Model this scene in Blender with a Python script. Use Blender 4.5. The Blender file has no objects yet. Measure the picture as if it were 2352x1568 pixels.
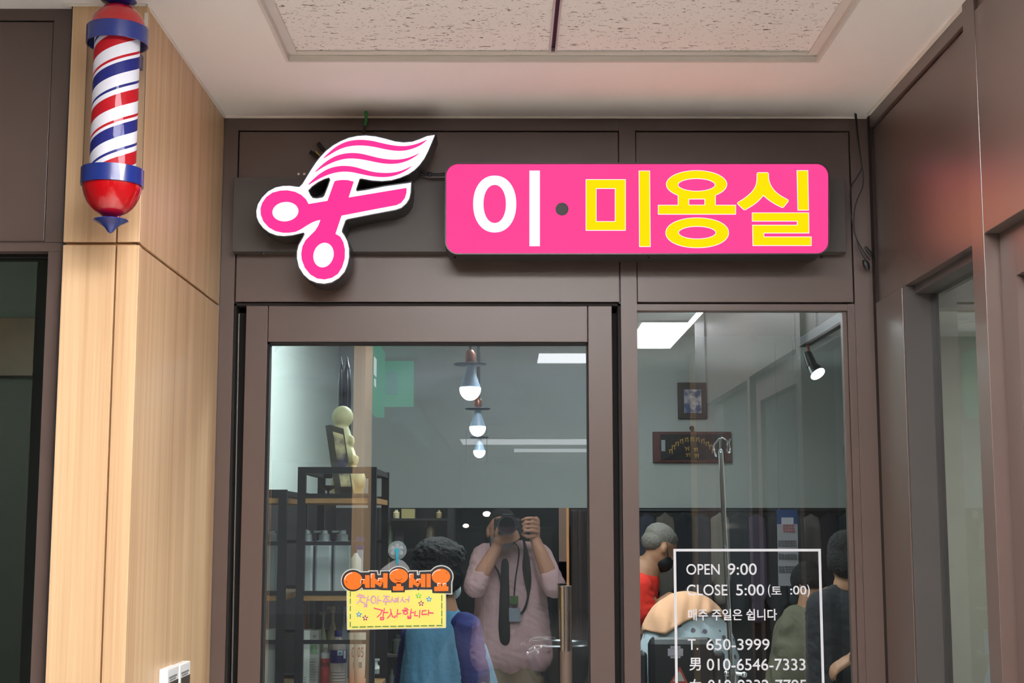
import bpy, bmesh, math, random
from mathutils import Vector, Matrix, Euler, noise
R=math.radians
random.seed(7)
S=bpy.context.scene
COL=S.collection
# ---------------------------------------------------------------- camera
F=50.0/36.0*2352; H=1.52
cam=bpy.data.objects.new('camera',bpy.data.cameras.new('camera')); COL.objects.link(cam)
cam.data.lens=50; cam.data.sensor_width=36; cam.data.clip_start=0.005; cam.data.clip_end=80
cam.location=(0,0,H); cam.rotation_euler=(R(90+7.34),0,-math.atan(11/F)*1.0)
S.camera=cam
MC=cam.rotation_euler.to_matrix()
O=Vector((0,0,H))
def ray(px,py): return MC@Vector(((px-1176)/F,(784-py)/F,-1))
def P(px,py,Y): d=ray(px,py); return O+d*(Y/d.y)
def PXp(px,py,X): d=ray(px,py); return O+d*(X/d.x)
def PZp(px,py,Z): d=ray(px,py); return O+d*((Z-H)/d.z)
def X(px,py,Y): return P(px,py,Y).x
def Z(px,py,Y): return P(px,py,Y).z
def lin(c):
    return tuple(((v/255)/12.92 if v/255<=0.04045 else (((v/255)+0.055)/1.055)**2.4) for v in c)+(1,)
# ---------------------------------------------------------------- materials
def newmat(n):
    m=bpy.data.materials.new(n); m.use_nodes=True; nt=m.node_tree
    return m,nt,nt.nodes,nt.links,nt.nodes['Principled BSDF']
def M(n,c,rough=.5,metal=0,spec=.5,var=.06,scale=(8,8,8),bump=0,bscale=60,emit=None,es=1,trans=0,alpha=1,coat=0,bdist=.002):
    m,nt,N,L,b=newmat(n)
    col=lin(c)
    tc=N.new('ShaderNodeTexCoord'); mp=N.new('ShaderNodeMapping'); mp.inputs['Scale'].default_value=scale
    L.new(tc.outputs['Object'],mp.inputs['Vector'])
    no=N.new('ShaderNodeTexNoise'); no.inputs['Scale'].default_value=1; no.inputs['Detail'].default_value=5
    L.new(mp.outputs[0],no.inputs['Vector'])
    mx=N.new('ShaderNodeMix'); mx.data_type='RGBA'
    mx.inputs['A'].default_value=tuple(v*(1-var) for v in col[:3])+(1,)
    mx.inputs['B'].default_value=tuple(min(1,v*(1+var)) for v in col[:3])+(1,)
    L.new(no.outputs['Fac'],mx.inputs['Factor'])
    L.new(mx.outputs['Result'],b.inputs['Base Color'])
    b.inputs['Roughness'].default_value=rough; b.inputs['Metallic'].default_value=metal
    b.inputs['Specular IOR Level'].default_value=spec
    b.inputs['Transmission Weight'].default_value=trans
    b.inputs['Alpha'].default_value=alpha
    b.inputs['Coat Weight'].default_value=coat
    if emit is not None:
        b.inputs['Emission Color'].default_value=lin(emit); b.inputs['Emission Strength'].default_value=es
    if bump:
        n2=N.new('ShaderNodeTexNoise'); n2.inputs['Scale'].default_value=bscale; n2.inputs['Detail'].default_value=3
        L.new(tc.outputs['Object'],n2.inputs['Vector'])
        bp=N.new('ShaderNodeBump'); bp.inputs['Strength'].default_value=bump; bp.inputs['Distance'].default_value=.002
        bp.inputs['Distance'].default_value=bdist; L.new(n2.outputs['Fac'],bp.inputs['Height']); L.new(bp.outputs[0],b.inputs['Normal'])
    return m
def emis(n,c,s,var=0.0,sc=6):
    m=bpy.data.materials.new(n); m.use_nodes=True; nt=m.node_tree; N=nt.nodes; L=nt.links
    N.remove(N['Principled BSDF']); e=N.new('ShaderNodeEmission'); e.inputs['Strength'].default_value=s
    c0=lin(c) if max(c)>8 else tuple(c)+(1,)
    tc=N.new('ShaderNodeTexCoord'); no=N.new('ShaderNodeTexNoise'); no.inputs['Scale'].default_value=sc
    L.new(tc.outputs['Object'],no.inputs['Vector'])
    mx=N.new('ShaderNodeMix'); mx.data_type='RGBA'
    mx.inputs['A'].default_value=tuple(v*(1-var) for v in c0[:3])+(1,); mx.inputs['B'].default_value=tuple(v*(1+var) for v in c0[:3])+(1,); mx.clamp_result=False
    L.new(no.outputs['Fac'],mx.inputs['Factor']); L.new(mx.outputs['Result'],e.inputs['Color'])
    L.new(e.outputs[0],N['Material Output'].inputs['Surface'])
    return m
def woodmat(n,c1,c2,zs=.35,xs=26,rough=.42,spec=.4):
    m,nt,N,L,b=newmat(n)
    tc=N.new('ShaderNodeTexCoord'); mp=N.new('ShaderNodeMapping'); mp.inputs['Scale'].default_value=(xs,xs,zs)
    L.new(tc.outputs['Object'],mp.inputs['Vector'])
    no=N.new('ShaderNodeTexNoise'); no.inputs['Scale'].default_value=1; no.inputs['Detail'].default_value=6; no.inputs['Roughness'].default_value=.6
    L.new(mp.outputs[0],no.inputs['Vector'])
    mp2=N.new('ShaderNodeMapping'); mp2.inputs['Scale'].default_value=(xs*7,xs*7,zs*6)
    L.new(tc.outputs['Object'],mp2.inputs['Vector'])
    n2=N.new('ShaderNodeTexNoise'); n2.inputs['Scale'].default_value=1; n2.inputs['Detail'].default_value=3
    L.new(mp2.outputs[0],n2.inputs['Vector'])
    ad=N.new('ShaderNodeMath'); ad.operation='MULTIPLY_ADD'; ad.inputs[1].default_value=.35; L.new(n2.outputs['Fac'],ad.inputs[0]); L.new(no.outputs['Fac'],ad.inputs[2])
    cr=N.new('ShaderNodeValToRGB'); cr.color_ramp.elements[0].position=.45; cr.color_ramp.elements[1].position=.85
    cr.color_ramp.elements[0].color=lin(c1); cr.color_ramp.elements[1].color=lin(c2)
    L.new(ad.outputs[0],cr.inputs[0]); L.new(cr.outputs[0],b.inputs['Base Color'])
    b.inputs['Roughness'].default_value=rough; b.inputs['Specular IOR Level'].default_value=spec
    return m
def glassmat(n,refl=.2,tint=(225,240,238),rough=0,haze=0.0,refcol=(235,242,248),topglare=1.2):
    m=bpy.data.materials.new(n); m.use_nodes=True; nt=m.node_tree; N=nt.nodes; L=nt.links
    N.remove(N['Principled BSDF'])
    tr=N.new('ShaderNodeBsdfTransparent'); tr.inputs['Color'].default_value=lin(tint)
    out=N['Material Output']
    if refl<=0: L.new(tr.outputs[0],out.inputs['Surface']); return m
    gl=N.new('ShaderNodeBsdfGlossy'); gl.inputs['Roughness'].default_value=rough; gl.inputs['Color'].default_value=lin(refcol)
    fr=N.new('ShaderNodeFresnel'); ge=N.new('ShaderNodeNewGeometry'); mi=N.new('ShaderNodeMapRange'); mi.inputs['To Min'].default_value=1.5; mi.inputs['To Max'].default_value=1/1.5
    L.new(ge.outputs['Backfacing'],mi.inputs['Value']); L.new(mi.outputs[0],fr.inputs['IOR'])
    ad=N.new('ShaderNodeMath'); ad.operation='ADD'; ad.use_clamp=True; ad.inputs[1].default_value=refl-.04
    L.new(fr.outputs[0],ad.inputs[0])
    mx=N.new('ShaderNodeMixShader'); L.new(ad.outputs[0],mx.inputs[0]); L.new(tr.outputs[0],mx.inputs[1]); L.new(gl.outputs[0],mx.inputs[2])
    last=mx
    if haze>0:
        # dust and wipe smears on the pane, plus bluish glare painted in towards the top
        tc=N.new('ShaderNodeTexCoord'); mp=N.new('ShaderNodeMapping'); mp.inputs['Scale'].default_value=(3,1,9); mp.inputs['Rotation'].default_value=(0,R(24),0)
        L.new(tc.outputs['Object'],mp.inputs['Vector'])
        no=N.new('ShaderNodeTexNoise'); no.inputs['Scale'].default_value=1.3; no.inputs['Detail'].default_value=8; no.inputs['Distortion'].default_value=1.2
        L.new(mp.outputs[0],no.inputs['Vector'])
        cr=N.new('ShaderNodeValToRGB'); cr.color_ramp.elements[0].position=.42; cr.color_ramp.elements[1].position=.8
        cr.color_ramp.elements[0].color=(haze*.25,)*3+(1,); cr.color_ramp.elements[1].color=(haze,)*3+(1,)
        L.new(no.outputs['Fac'],cr.inputs[0])
        df=N.new('ShaderNodeBsdfDiffuse'); df.inputs['Color'].default_value=lin((190,215,245))
        sp=N.new('ShaderNodeSeparateXYZ'); L.new(tc.outputs['Object'],sp.inputs[0])
        gr=N.new('ShaderNodeMapRange'); gr.inputs['From Min'].default_value=1.70; gr.inputs['From Max'].default_value=2.04; gr.inputs['To Min'].default_value=.15; gr.inputs['To Max'].default_value=topglare
        L.new(sp.outputs['Z'],gr.inputs['Value'])
        mu=N.new('ShaderNodeMath'); mu.operation='MULTIPLY'; L.new(cr.outputs[0],mu.inputs[0]); L.new(gr.outputs[0],mu.inputs[1])
        m2=N.new('ShaderNodeMixShader'); L.new(mu.outputs[0],m2.inputs[0]); L.new(mx.outputs[0],m2.inputs[1]); L.new(df.outputs[0],m2.inputs[2]); last=m2
    L.new(last.outputs[0],out.inputs['Surface'])
    return m
# ---------------------------------------------------------------- mesh helpers
def B(): return bmesh.new()
def box(bm,x0,x1,y0,y1,z0,z1,mi=0):
    if x0>x1:x0,x1=x1,x0
    if y0>y1:y0,y1=y1,y0
    if z0>z1:z0,z1=z1,z0
    v=[bm.verts.new((x,y,z)) for x in (x0,x1) for y in (y0,y1) for z in (z0,z1)]
    for f in ((0,1,3,2),(4,6,7,5),(0,4,5,1),(2,3,7,6),(0,2,6,4),(1,5,7,3)):
        fc=bm.faces.new([v[i] for i in f]); fc.material_index=mi
    return v
def pbox(bm,x0,y0,x1,y1,Y,Y2=None,row=None,mi=0):
    """box whose front face at depth Y fills a rectangle measured in the photo"""
    r=(y0+y1)/2 if row is None else row
    if Y2 is None: Y2=Y+.02
    xm=(x0+x1)/2
    return box(bm,X(x0,r,Y),X(x1,r,Y),Y,Y2,Z(xm,y0,Y),Z(xm,y1,Y),mi)
def frame(d):
    d=d.normalized(); a=Vector((0,0,1)) if abs(d.z)<.9 else Vector((1,0,0))
    u=d.cross(a).normalized(); v=d.cross(u).normalized(); return d,u,v
def tube(bm,p0,p1,r0,r1=None,n=14,cap=True,mi=0):
    p0=Vector(p0);p1=Vector(p1); r1=r0 if r1 is None else r1
    d,u,v=frame(p1-p0)
    A=[bm.verts.new(p0+(u*math.cos(t)+v*math.sin(t))*r0) for t in [2*math.pi*i/n for i in range(n)]]
    C=[bm.verts.new(p1+(u*math.cos(t)+v*math.sin(t))*r1) for t in [2*math.pi*i/n for i in range(n)]]
    for i in range(n):
        f=bm.faces.new((A[i],A[(i+1)%n],C[(i+1)%n],C[i])); f.material_index=mi; f.smooth=True
    if cap:
        bm.faces.new(A[::-1]).material_index=mi; bm.faces.new(C).material_index=mi
def path(bm,pts,r,n=8,smooth=True):
    pts=[Vector(p) for p in pts]
    if smooth and len(pts)>2:
        q=[]
        for i in range(len(pts)-1):
            a=pts[max(i-1,0)];b=pts[i];c=pts[i+1];d=pts[min(i+2,len(pts)-1)]
            for k in range(5):
                t=k/5
                q.append(.5*((2*b)+(-a+c)*t+(2*a-5*b+4*c-d)*t*t+(-a+3*b-3*c+d)*t**3))
        q.append(pts[-1]); pts=q
    rings=[]
    d,u,v=frame(pts[1]-pts[0])
    for i,p in enumerate(pts):
        dd=(pts[min(i+1,len(pts)-1)]-pts[max(i-1,0)]).normalized()
        u=(u-dd*u.dot(dd)).normalized(); v=dd.cross(u)
        rr=r(i/(len(pts)-1)) if callable(r) else r
        rings.append([bm.verts.new(p+(u*math.cos(2*math.pi*k/n)+v*math.sin(2*math.pi*k/n))*rr) for k in range(n)])
    for a,b in zip(rings,rings[1:]):
        for k in range(n):
            bm.faces.new((a[k],a[(k+1)%n],b[(k+1)%n],b[k])).smooth=True
    bm.faces.new(rings[0][::-1]); bm.faces.new(rings[-1])
def lathe(bm,c,prof,n=48,axis='Z',mi=0,sx=1,sy=1):
    """prof: (radius, height) pairs"""
    c=Vector(c); rings=[]
    for r,h in prof:
        ring=[]
        for k in range(n):
            t=2*math.pi*k/n
            if axis=='Z': p=Vector((r*math.cos(t)*sx,r*math.sin(t)*sy,h))
            elif axis=='Y': p=Vector((r*math.cos(t),h,r*math.sin(t)))
            else: p=Vector((h,r*math.cos(t),r*math.sin(t)))
            ring.append(bm.verts.new(c+p))
        rings.append(ring)
    for a,b in zip(rings,rings[1:]):
        for k in range(n):
            f=bm.faces.new((a[k],a[(k+1)%n],b[(k+1)%n],b[k])); f.smooth=True; f.material_index=mi
    if prof[0][0]>1e-6: bm.faces.new(rings[0][::-1]).material_index=mi
    if prof[-1][0]>1e-6: bm.faces.new(rings[-1]).material_index=mi
def ell(bm,c,r,rot=None,n=20):
    Mx=Matrix.Translation(Vector(c))
    if rot: Mx=Mx@Euler([R(a) for a in rot]).to_matrix().to_4x4()
    Mx=Mx@Matrix.Diagonal((r[0],r[1],r[2],1))
    d=bmesh.ops.create_uvsphere(bm,u_segments=n,v_segments=max(8,n*2//3),radius=1,matrix=Mx)
    for v in d['verts']:
        for f in v.link_faces: f.smooth=True
def caps(bm,p0,p1,r0,r1=None,n=14):
    r1=r0 if r1 is None else r1
    tube(bm,p0,p1,r0,r1,n); ell(bm,p0,(r0,)*3,n=n); ell(bm,p1,(r1,)*3,n=n)
def finish(bm): 
    bmesh.ops.remove_doubles(bm,verts=bm.verts,dist=1e-6)
    bmesh.ops.recalc_face_normals(bm,faces=bm.faces)
def props(o,label=None,cat=None,group=None,kind=None):
    if label:o['label']=label
    if cat:o['category']=cat
    if group:o['group']=group
    if kind:o['kind']=kind
    return o
def setparent(o,p):
    if p is not None:
        o.parent=p; o.matrix_parent_inverse=Matrix.Translation(-Vector(p.location))
def obj(name,bm,mat,parent=None,label=None,cat=None,group=None,kind=None,bevel=0,fin=True):
    if fin: finish(bm)
    me=bpy.data.meshes.new(name); bm.to_mesh(me); bm.free()
    if any(p.use_smooth for p in me.polygons): me.set_sharp_from_angle(angle=R(42))
    for m in (mat if isinstance(mat,(list,tuple)) else [mat]): me.materials.append(m)
    o=bpy.data.objects.new(name,me); COL.objects.link(o); setparent(o,parent)
    if bevel:
        md=o.modifiers.new('bevel','BEVEL'); md.width=bevel; md.segments=2; md.limit_method='ANGLE'
    return props(o,label,cat,group,kind)
def thing(name,label,cat,loc,group=None,kind=None):
    o=bpy.data.objects.new(name,None); COL.objects.link(o); o.location=loc; o.empty_display_size=.05
    bpy.context.view_layer.update()
    return props(o,label,cat,group,kind)
def bake(tmp):
    bpy.context.view_layer.update()
    dg=bpy.context.evaluated_depsgraph_get()
    me=bpy.data.meshes.new_from_object(tmp.evaluated_get(dg))
    d=tmp.data; bpy.data.objects.remove(tmp)
    return me
def blob(name,bm,mat,parent=None,vox=.01,sm=6,label=None,cat=None,wr=0,wf=(16,16,26),**k):
    finish(bm); me=bpy.data.meshes.new('t'); bm.to_mesh(me); bm.free()
    t=bpy.data.objects.new('t',me); COL.objects.link(t)
    r=t.modifiers.new('r','REMESH'); r.mode='VOXEL'; r.voxel_size=vox; r.use_smooth_shade=True
    s=t.modifiers.new('s','SMOOTH'); s.iterations=sm; s.factor=.5
    me=bake(t); me.materials.clear(); me.materials.append(mat)
    if wr:
        ns=[v.normal.copy() for v in me.vertices]
        for v,n_ in zip(me.vertices,ns):
            c=v.co; q=Vector((c.x*wf[0]+c.z*5,c.y*wf[1],c.z*wf[2]+c.x*7)); w_=noise.noise(Vector((c.x*4,c.y*4,c.z*4)))
            q+=Vector((w_*2,0,w_*3)); a=noise.noise(q); a2=noise.noise(q*2.1+Vector((9,3,1)))
            v.co=c+n_*wr*((1-2.2*abs(a))*.8+.35*a2)
    for p in me.polygons: p.use_smooth=True
    o=bpy.data.objects.new(name,me); COL.objects.link(o); setparent(o,parent)
    return props(o,label,cat,**k)
def flat(name,loops,Y,depth,mat,parent=None,bev=0,**k):
    """extruded plate from closed loops of (x,z) world points; later loops cut holes. front face at Y"""
    cu=bpy.data.curves.new('t','CURVE'); cu.dimensions='2D'; cu.fill_mode='BOTH'; cu.extrude=depth/2
    for lp in loops:
        sp=cu.splines.new('POLY'); sp.points.add(len(lp)-1)
        for q,(x,z) in zip(sp.points,lp): q.co=(x,z,0,1)
        sp.use_cyclic_u=True
    t=bpy.data.objects.new('t',cu); COL.objects.link(t)
    me=bake(t)
    me.transform(Matrix.Translation((0,Y+depth/2,0))@Matrix.Rotation(R(90),4,'X'))
    me.materials.clear(); me.materials.append(mat)
    o=bpy.data.objects.new(name,me); COL.objects.link(o); setparent(o,parent)
    return props(o,**k)
def pix(pts,Y,ox=0,oy=0,s=1):
    out=[]
    for x,y in pts:
        p=P(ox+x/s,oy+y/s,Y); out.append((p.x,p.z))
    return out
def ellp(cx,cy,rx,ry,n=56,rot=0,e=2.0):
    o=[]
    for i in range(n):
        t=2*math.pi*i/n; c,s=math.cos(t),math.sin(t)
        x=rx*math.copysign(abs(c)**(2/e),c); y=ry*math.copysign(abs(s)**(2/e),s)
        o.append((cx+x*math.cos(rot)-y*math.sin(rot),cy+x*math.sin(rot)+y*math.cos(rot)))
    return o
def rect(x0,y0,x1,y1): return [(x0,y0),(x1,y0),(x1,y1),(x0,y1)]
def rrect(x0,y0,x1,y1,r,n=8):
    o=[]
    for cx,cy,a in ((x1-r,y0+r,-90),(x1-r,y1-r,0),(x0+r,y1-r,90),(x0+r,y0+r,180)):
        for i in range(n+1):
            t=R(a+90*i/n); o.append((cx+r*math.cos(t),cy+r*math.sin(t)))
    return o
def offset(pts,d):
    n=len(pts); ar=sum(pts[i][0]*pts[(i+1)%n][1]-pts[(i+1)%n][0]*pts[i][1] for i in range(n))
    s=1 if ar>0 else -1; o=[]
    for i in range(n):
        a=Vector(pts[i-1]);b=Vector(pts[i]);c=Vector(pts[(i+1)%n])
        e1=(b-a);e2=(c-b)
        if e1.length<1e-9 or e2.length<1e-9: o.append(tuple(b)); continue
        e1.normalize();e2.normalize()
        n1=Vector((e1.y,-e1.x))*s;n2=Vector((e2.y,-e2.x))*s
        m=(n1+n2); 
        if m.length<.2: m=n1
        else: m=m/max(.35,m.dot(n1))
        o.append((b.x+m.x*d,b.y+m.y*d))
    return o
def smoothloop(pts,it=1):
    for _ in range(it):
        q=[]
        for i in range(len(pts)):
            a=pts[i];b=pts[(i+1)%len(pts)]
            q.append((a[0]*.75+b[0]*.25,a[1]*.75+b[1]*.25)); q.append((a[0]*.25+b[0]*.75,a[1]*.25+b[1]*.75))
        pts=q
    return pts
def text(name,s,x0,y0,x1,y1,Y,mat,parent,depth=.0006,fat=0.0,**k):
    cu=bpy.data.curves.new('t','FONT'); cu.body=s; cu.extrude=depth/2; cu.resolution_u=5; cu.offset=fat
    t=bpy.data.objects.new('t',cu); COL.objects.link(t); me=bake(t)
    vs=[v.co for v in me.vertices]
    a0=min(v.x for v in vs);a1=max(v.x for v in vs);b0=min(v.y for v in vs);b1=max(v.y for v in vs)
    r=(y0+y1)/2; wx0=X(x0,r,Y);wx1=X(x1,r,Y);wz1=Z((x0+x1)/2,y0,Y);wz0=Z((x0+x1)/2,y1,Y)
    for v in me.vertices:
        c=v.co
        v.co=(wx0+(c.x-a0)/(a1-a0)*(wx1-wx0), Y-c.z, wz0+(c.y-b0)/(b1-b0)*(wz1-wz0))
    me.materials.clear(); me.materials.append(mat)
    o=bpy.data.objects.new(name,me); COL.objects.link(o); setparent(o,parent)
    return props(o,**k)
def ribbon(bm,pts,w,Y,d=.0004):
    """hand drawn stroke: flat bar chain with round ends in the plane Y; pts (x,z)"""
    n=10; Y0_=Y
    for k_,(a,b) in enumerate(zip(pts,pts[1:])):
        a=Vector(a);b=Vector(b); e=(b-a); Y=Y0_-k_*1.2e-5
        if e.length<1e-9: continue
        e.normalize(); nn=Vector((-e.y,e.x))*w/2
        ang=math.atan2(nn.y,nn.x)
        o=[(a+Vector((math.cos(ang+math.pi*i/n),math.sin(ang+math.pi*i/n)))*w/2) for i in range(n+1)]
        o+=[(b+Vector((math.cos(ang+math.pi+math.pi*i/n),math.sin(ang+math.pi+math.pi*i/n)))*w/2) for i in range(n+1)]
        vs=[bm.verts.new((q.x,Y,q.y)) for q in o]; vb=[bm.verts.new((q.x,Y+d,q.y)) for q in o]
        bm.faces.new(vs); bm.faces.new(vb[::-1])
        for i in range(len(vs)): bm.faces.new((vs[i],vb[i],vb[(i+1)%len(vs)],vs[(i+1)%len(vs)]))
def copytree(o,parent=None,delta=None):
    c=o.copy(); COL.objects.link(c)
    if parent is not None: c.parent=parent
    for ch in [q for q in bpy.data.objects if q.parent==o]: copytree(ch,c)
    return c
# ================================================================ palette
brown=M('brown_paint',(90,75,70),rough=.36,spec=.55,var=.05,bump=.06,bscale=900)
browndk=M('brown_groove',(40,31,28),rough=.6)
brownbar=M('charcoal_bar',(74,70,68),rough=.5,bump=.04,bscale=800)
white=M('white_ceiling',(240,235,230),rough=.85,var=.015,bump=.05,bscale=40)
caulk=M('caulk',(235,232,222),rough=.7)
wood=woodmat('maple_laminate',(182,144,106),(218,186,146))
woodgap=M('wood_groove',(150,108,66),rough=.7)
alu=M('aluminium_trim',(205,205,203),rough=.3,metal=.7)
black=M('black_metal',(26,27,29),rough=.45)
blackgl=M('black_gloss',(14,14,16),rough=.2)
steel=M('brushed_steel',(190,188,184),rough=.18,metal=1)
chrome=M('chrome',(225,225,225),rough=.07,metal=1)
brownR=M('brown_paint_satin',(88,72,66),rough=.34,spec=1.0,var=.05,bump=.04,bscale=900)
darkgap=M('dark_gap',(18,15,14),rough=.8)
# ================================================================ alcove: shop front wall
YW=3.70; XL=-.757; XR=.962; ZC=2.603; ZH=2.098
YP=2.87
b=B()
xl,xr=XL,XR
m0=X(1424,500,YW); m1=X(1460,500,YW)
pl=X(543,480,YW); pr=X(1957,480,YW)
zt=Z(1200,300,YW); zb=Z(1200,693,YW)
box(b,xl,pl,YW,YW+.05,0,ZC); box(b,pr,xr+.023,YW,YW+.05,0,ZC); box(b,m0,m1,YW,YW+.05,0,ZC)
box(b,pl,m0,YW,YW+.05,zt,ZC); box(b,m1,pr,YW,YW+.05,zt,ZC)
g=.003
box(b,pl+g,m0-g,YW+.003,YW+.045,ZH+.004,zt-g); box(b,m1+g,pr-g,YW+.003,YW+.045,ZH+.004,zt-g)
box(b,pl-.002,m0+.002,YW+.02,YW+.048,ZH,zt+.002); box(b,m1-.002,pr+.002,YW+.02,YW+.048,ZH,zt+.002)
obj('wall_back',b,brown,kind='structure',bevel=.0012)
# door frame reveal and window reveal
b=B()
dl=X(541,1100,YW); dr=X(1423,1100,YW)
box(b,pl,pl+.006,YW+.004,YW+.12,0,ZH); box(b,m0-.008,m0-.001,YW+.004,YW+.12,0,ZH); box(b,pl,m0,YW+.004,YW+.12,ZH-.006,ZH)
box(b,pl-.002,X(556,1100,YW)+.012,YW+.0505,YW+.07,0,ZH+.01); box(b,X(1409,1100,YW)-.012,m0+.002,YW+.0505,YW+.07,0,ZH+.01); box(b,pl-.002,m0+.002,YW+.0505,YW+.07,Z(980,702,YW)-.012,ZH+.01)
obj('trim_1',b,darkgap,kind='structure')
b=B()
w0=X(1464,1100,YW); w1=X(1950,1100,YW); wz=Z(1700,712,YW)
box(b,m1,w0+.001,YW+.014,YW+.044,0,ZH); box(b,w1,w1+.012,YW+.02,YW+.044,0,ZH); box(b,w1+.012,pr+.001,YW+.008,YW+.044,0,ZH)
box(b,m1,pr,YW+.010,YW+.044,wz,ZH)
box(b,m1,pr,YW+.010,YW+.044,0,.12)
o=obj('window_1',b,brown,kind='structure',bevel=.001)
shopglass=glassmat('shop_glass',.16,(226,234,234),haze=.014)
doorglass=glassmat('door_glass',.19,(224,232,233),haze=.05,topglare=3.6)
plain=glassmat('pane_inner',0,(250,252,252))
def pane(name,x0,x1,y,z0,z1,mat,parent,t=.006):
    bm=B(); vs=box(bm,x0,x1,y,y+t,z0,z1)
    finish(bm)
    for f in bm.faces: f.material_index=0 if f.normal.y<-.5 else 1
    return obj(name,bm,[mat,plain],parent,fin=False)
pane('glass_pane',w0-.004,w1+.006,YW+.03,.11,wz+.004,shopglass,o)
b=B(); box(b,-1.2,XL-.0005,YW+.0005,YW+.05,0,2.86); box(b,XL-.0005,XR+.02,YW+.052,YW+.06,ZC,2.86); obj('wall_salon_front',b,M('front_inside',(170,174,172)),kind='structure')
# ================================================================ door
YD=YW+.004
d=thing('door_1',None,None,(X(980,1100,YD),YD,0),kind='structure')
lx0=X(556,1100,YD); lx1=X(607,1100,YD); rx0=X(1353,1100,YD); rx1=X(1409,1100,YD); dtop=Z(980,702,YD); gt=Z(980,785,YD)
b=B(); box(b,lx0,lx1,YD,YD+.045,.01,dtop); obj('stile',b,brown,d,bevel=.0015)
b=B(); box(b,rx0,rx1,YD,YD+.045,.01,dtop); obj('stile',b,brown,d,bevel=.0015)
b=B(); box(b,lx1+.0012,rx0-.0012,YD,YD+.045,gt,dtop); obj('rail',b,brown,d,bevel=.0015)
b=B(); box(b,lx1+.0012,rx0-.0012,YD,YD+.045,.01,.13); obj('rail',b,brown,d,bevel=.0015)
b=B(); t=.006
box(b,lx1,lx1+t,YD+.006,YD+.04,.13,gt); box(b,rx0-t*.6,rx0,YD+.006,YD+.04,.13,gt); box(b,lx1,rx0,YD+.006,YD+.04,gt-t,gt)
obj('glazing_bead',b,darkgap,d)
pane('glass_pane',lx1+.002,rx0-.002,YD+.022,.13,gt-.002,doorglass,d)
# weather strip light line beside hinge stile
b=B(); tube(b,P(549,720,YW+.03),Vector((X(549,1100,YW+.03),YW+.03,.02)),.0022,n=8); obj('hinge_rod',b,M('rod_dull',(120,118,112),rough=.5,metal=.6),d)
# handle: vertical steel tube
hx=X(1300,1450,YW-.05); hz=Z(1300,1347,YW-.05)
b=B(); tube(b,(hx,YW-.05,.85),(hx,YW-.05,hz),.0148,n=28); tube(b,(hx,YW-.05,hz-.002),(hx,YW-.05,hz+.002),.0162,n=28)
for z in (.95,hz-.12-.0): tube(b,(hx,YW-.05,z-.26 if z>1.2 else z),(hx,YD+.02,z-.26 if z>1.2 else z),.008)
obj('door_handle',b,steel,d,label='vertical brushed steel tube handle')
b=B(); tube(b,(hx,YW-.05,.84),(hx,YW-.05,1.205),.0153,n=28); obj('grip_film',b,M('film',(104,90,82),rough=.45,metal=.3),d)
# ================================================================ ceiling
ox0=PZp(640,60,ZC).x; ox0=-.515; ox1=.728; oy1=3.235; oy0=oy1-1.83
b=B()
box(b,-4,4,oy1,YW+.15,ZC,ZC+.05); box(b,-4,ox0,oy0,oy1,ZC,ZC+.05); box(b,ox1,4,oy0,oy1,ZC,ZC+.05); box(b,-4,4,-17.5,oy0,ZC,ZC+.05)
obj('ceiling',b,white,kind='structure')
b=B(); zt2=ZC+.012; w=.022
box(b,ox0-.004,ox0+w,oy0-.004,oy1+.004,zt2,zt2+.004);box(b,ox1-w,ox1+.004,oy0-.004,oy1+.004,zt2,zt2+.004);box(b,ox0+w+.0004,ox1-w-.0004,oy1-w,oy1+.004,zt2,zt2+.004);box(b,ox0+w+.0004,ox1-w-.0004,oy0-.004,oy0+w,zt2,zt2+.004)
e=.006; i_=.0015
box(b,ox0-e,ox0+i_,oy0-e,oy1+e,ZC-.003,zt2-.001);box(b,ox1-i_,ox1+e,oy0-e,oy1+e,ZC-.003,zt2-.001);box(b,ox0+i_+.0003,ox1-i_-.0003,oy1-i_,oy1+e,ZC-.003,zt2-.001);box(b,ox0+i_+.0003,ox1-i_-.0003,oy0-e,oy0+i_,ZC-.003,zt2-.001)
obj('trim_2',b,M('ceiling_angle',(214,208,200),rough=.4),kind='structure')
xm=PZp(1272,110,ZC).x
b=B()
for dx in (-.009,.0045): box(b,xm+dx,xm+dx+.0045,oy0,oy1-w,zt2-.003,zt2+.02)
for yy in (oy1-.61,oy1-1.22):
    for dx in (-.009,.0045): box(b,ox0+w,ox1-w,yy+dx,yy+dx+.0045,zt2-.003,zt2+.02)
obj('trim_3',b,M('reveal_bar',(190,184,182),rough=.35),kind='structure')
b=B(); box(b,xm-.0045,xm+.0045,oy0,oy1-w,zt2+.012,zt2+.02); obj('trim_4',b,M('reveal_slot',(45,20,45),rough=.5),kind='structure')
# fissured acoustic tile
tile,nt,N,L,bs=newmat('fissured_tile')
tc=N.new('ShaderNodeTexCoord')
def fiss(sx,sy,thr,soft,off,det=2,dist=1.5):
    mp=N.new('ShaderNodeMapping'); mp.inputs['Scale'].default_value=(sx,sy,1); mp.inputs['Location'].default_value=(off,off*.7,0); mp.inputs['Rotation'].default_value=(0,0,R(4))
    L.new(tc.outputs['Object'],mp.inputs['Vector'])
    no=N.new('ShaderNodeTexNoise'); no.inputs['Scale'].default_value=1; no.inputs['Detail'].default_value=det; no.inputs['Distortion'].default_value=dist
    L.new(mp.outputs[0],no.inputs['Vector'])
    mr=N.new('ShaderNodeMapRange'); mr.inputs['From Min'].default_value=thr; mr.inputs['From Max'].default_value=thr+soft
    L.new(no.outputs['Fac'],mr.inputs['Value']); return mr.outputs[0]
f1=fiss(44,115,.675,.02,0,1,1.2); f2=fiss(130,170,.70,.02,5,1,.5)
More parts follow.
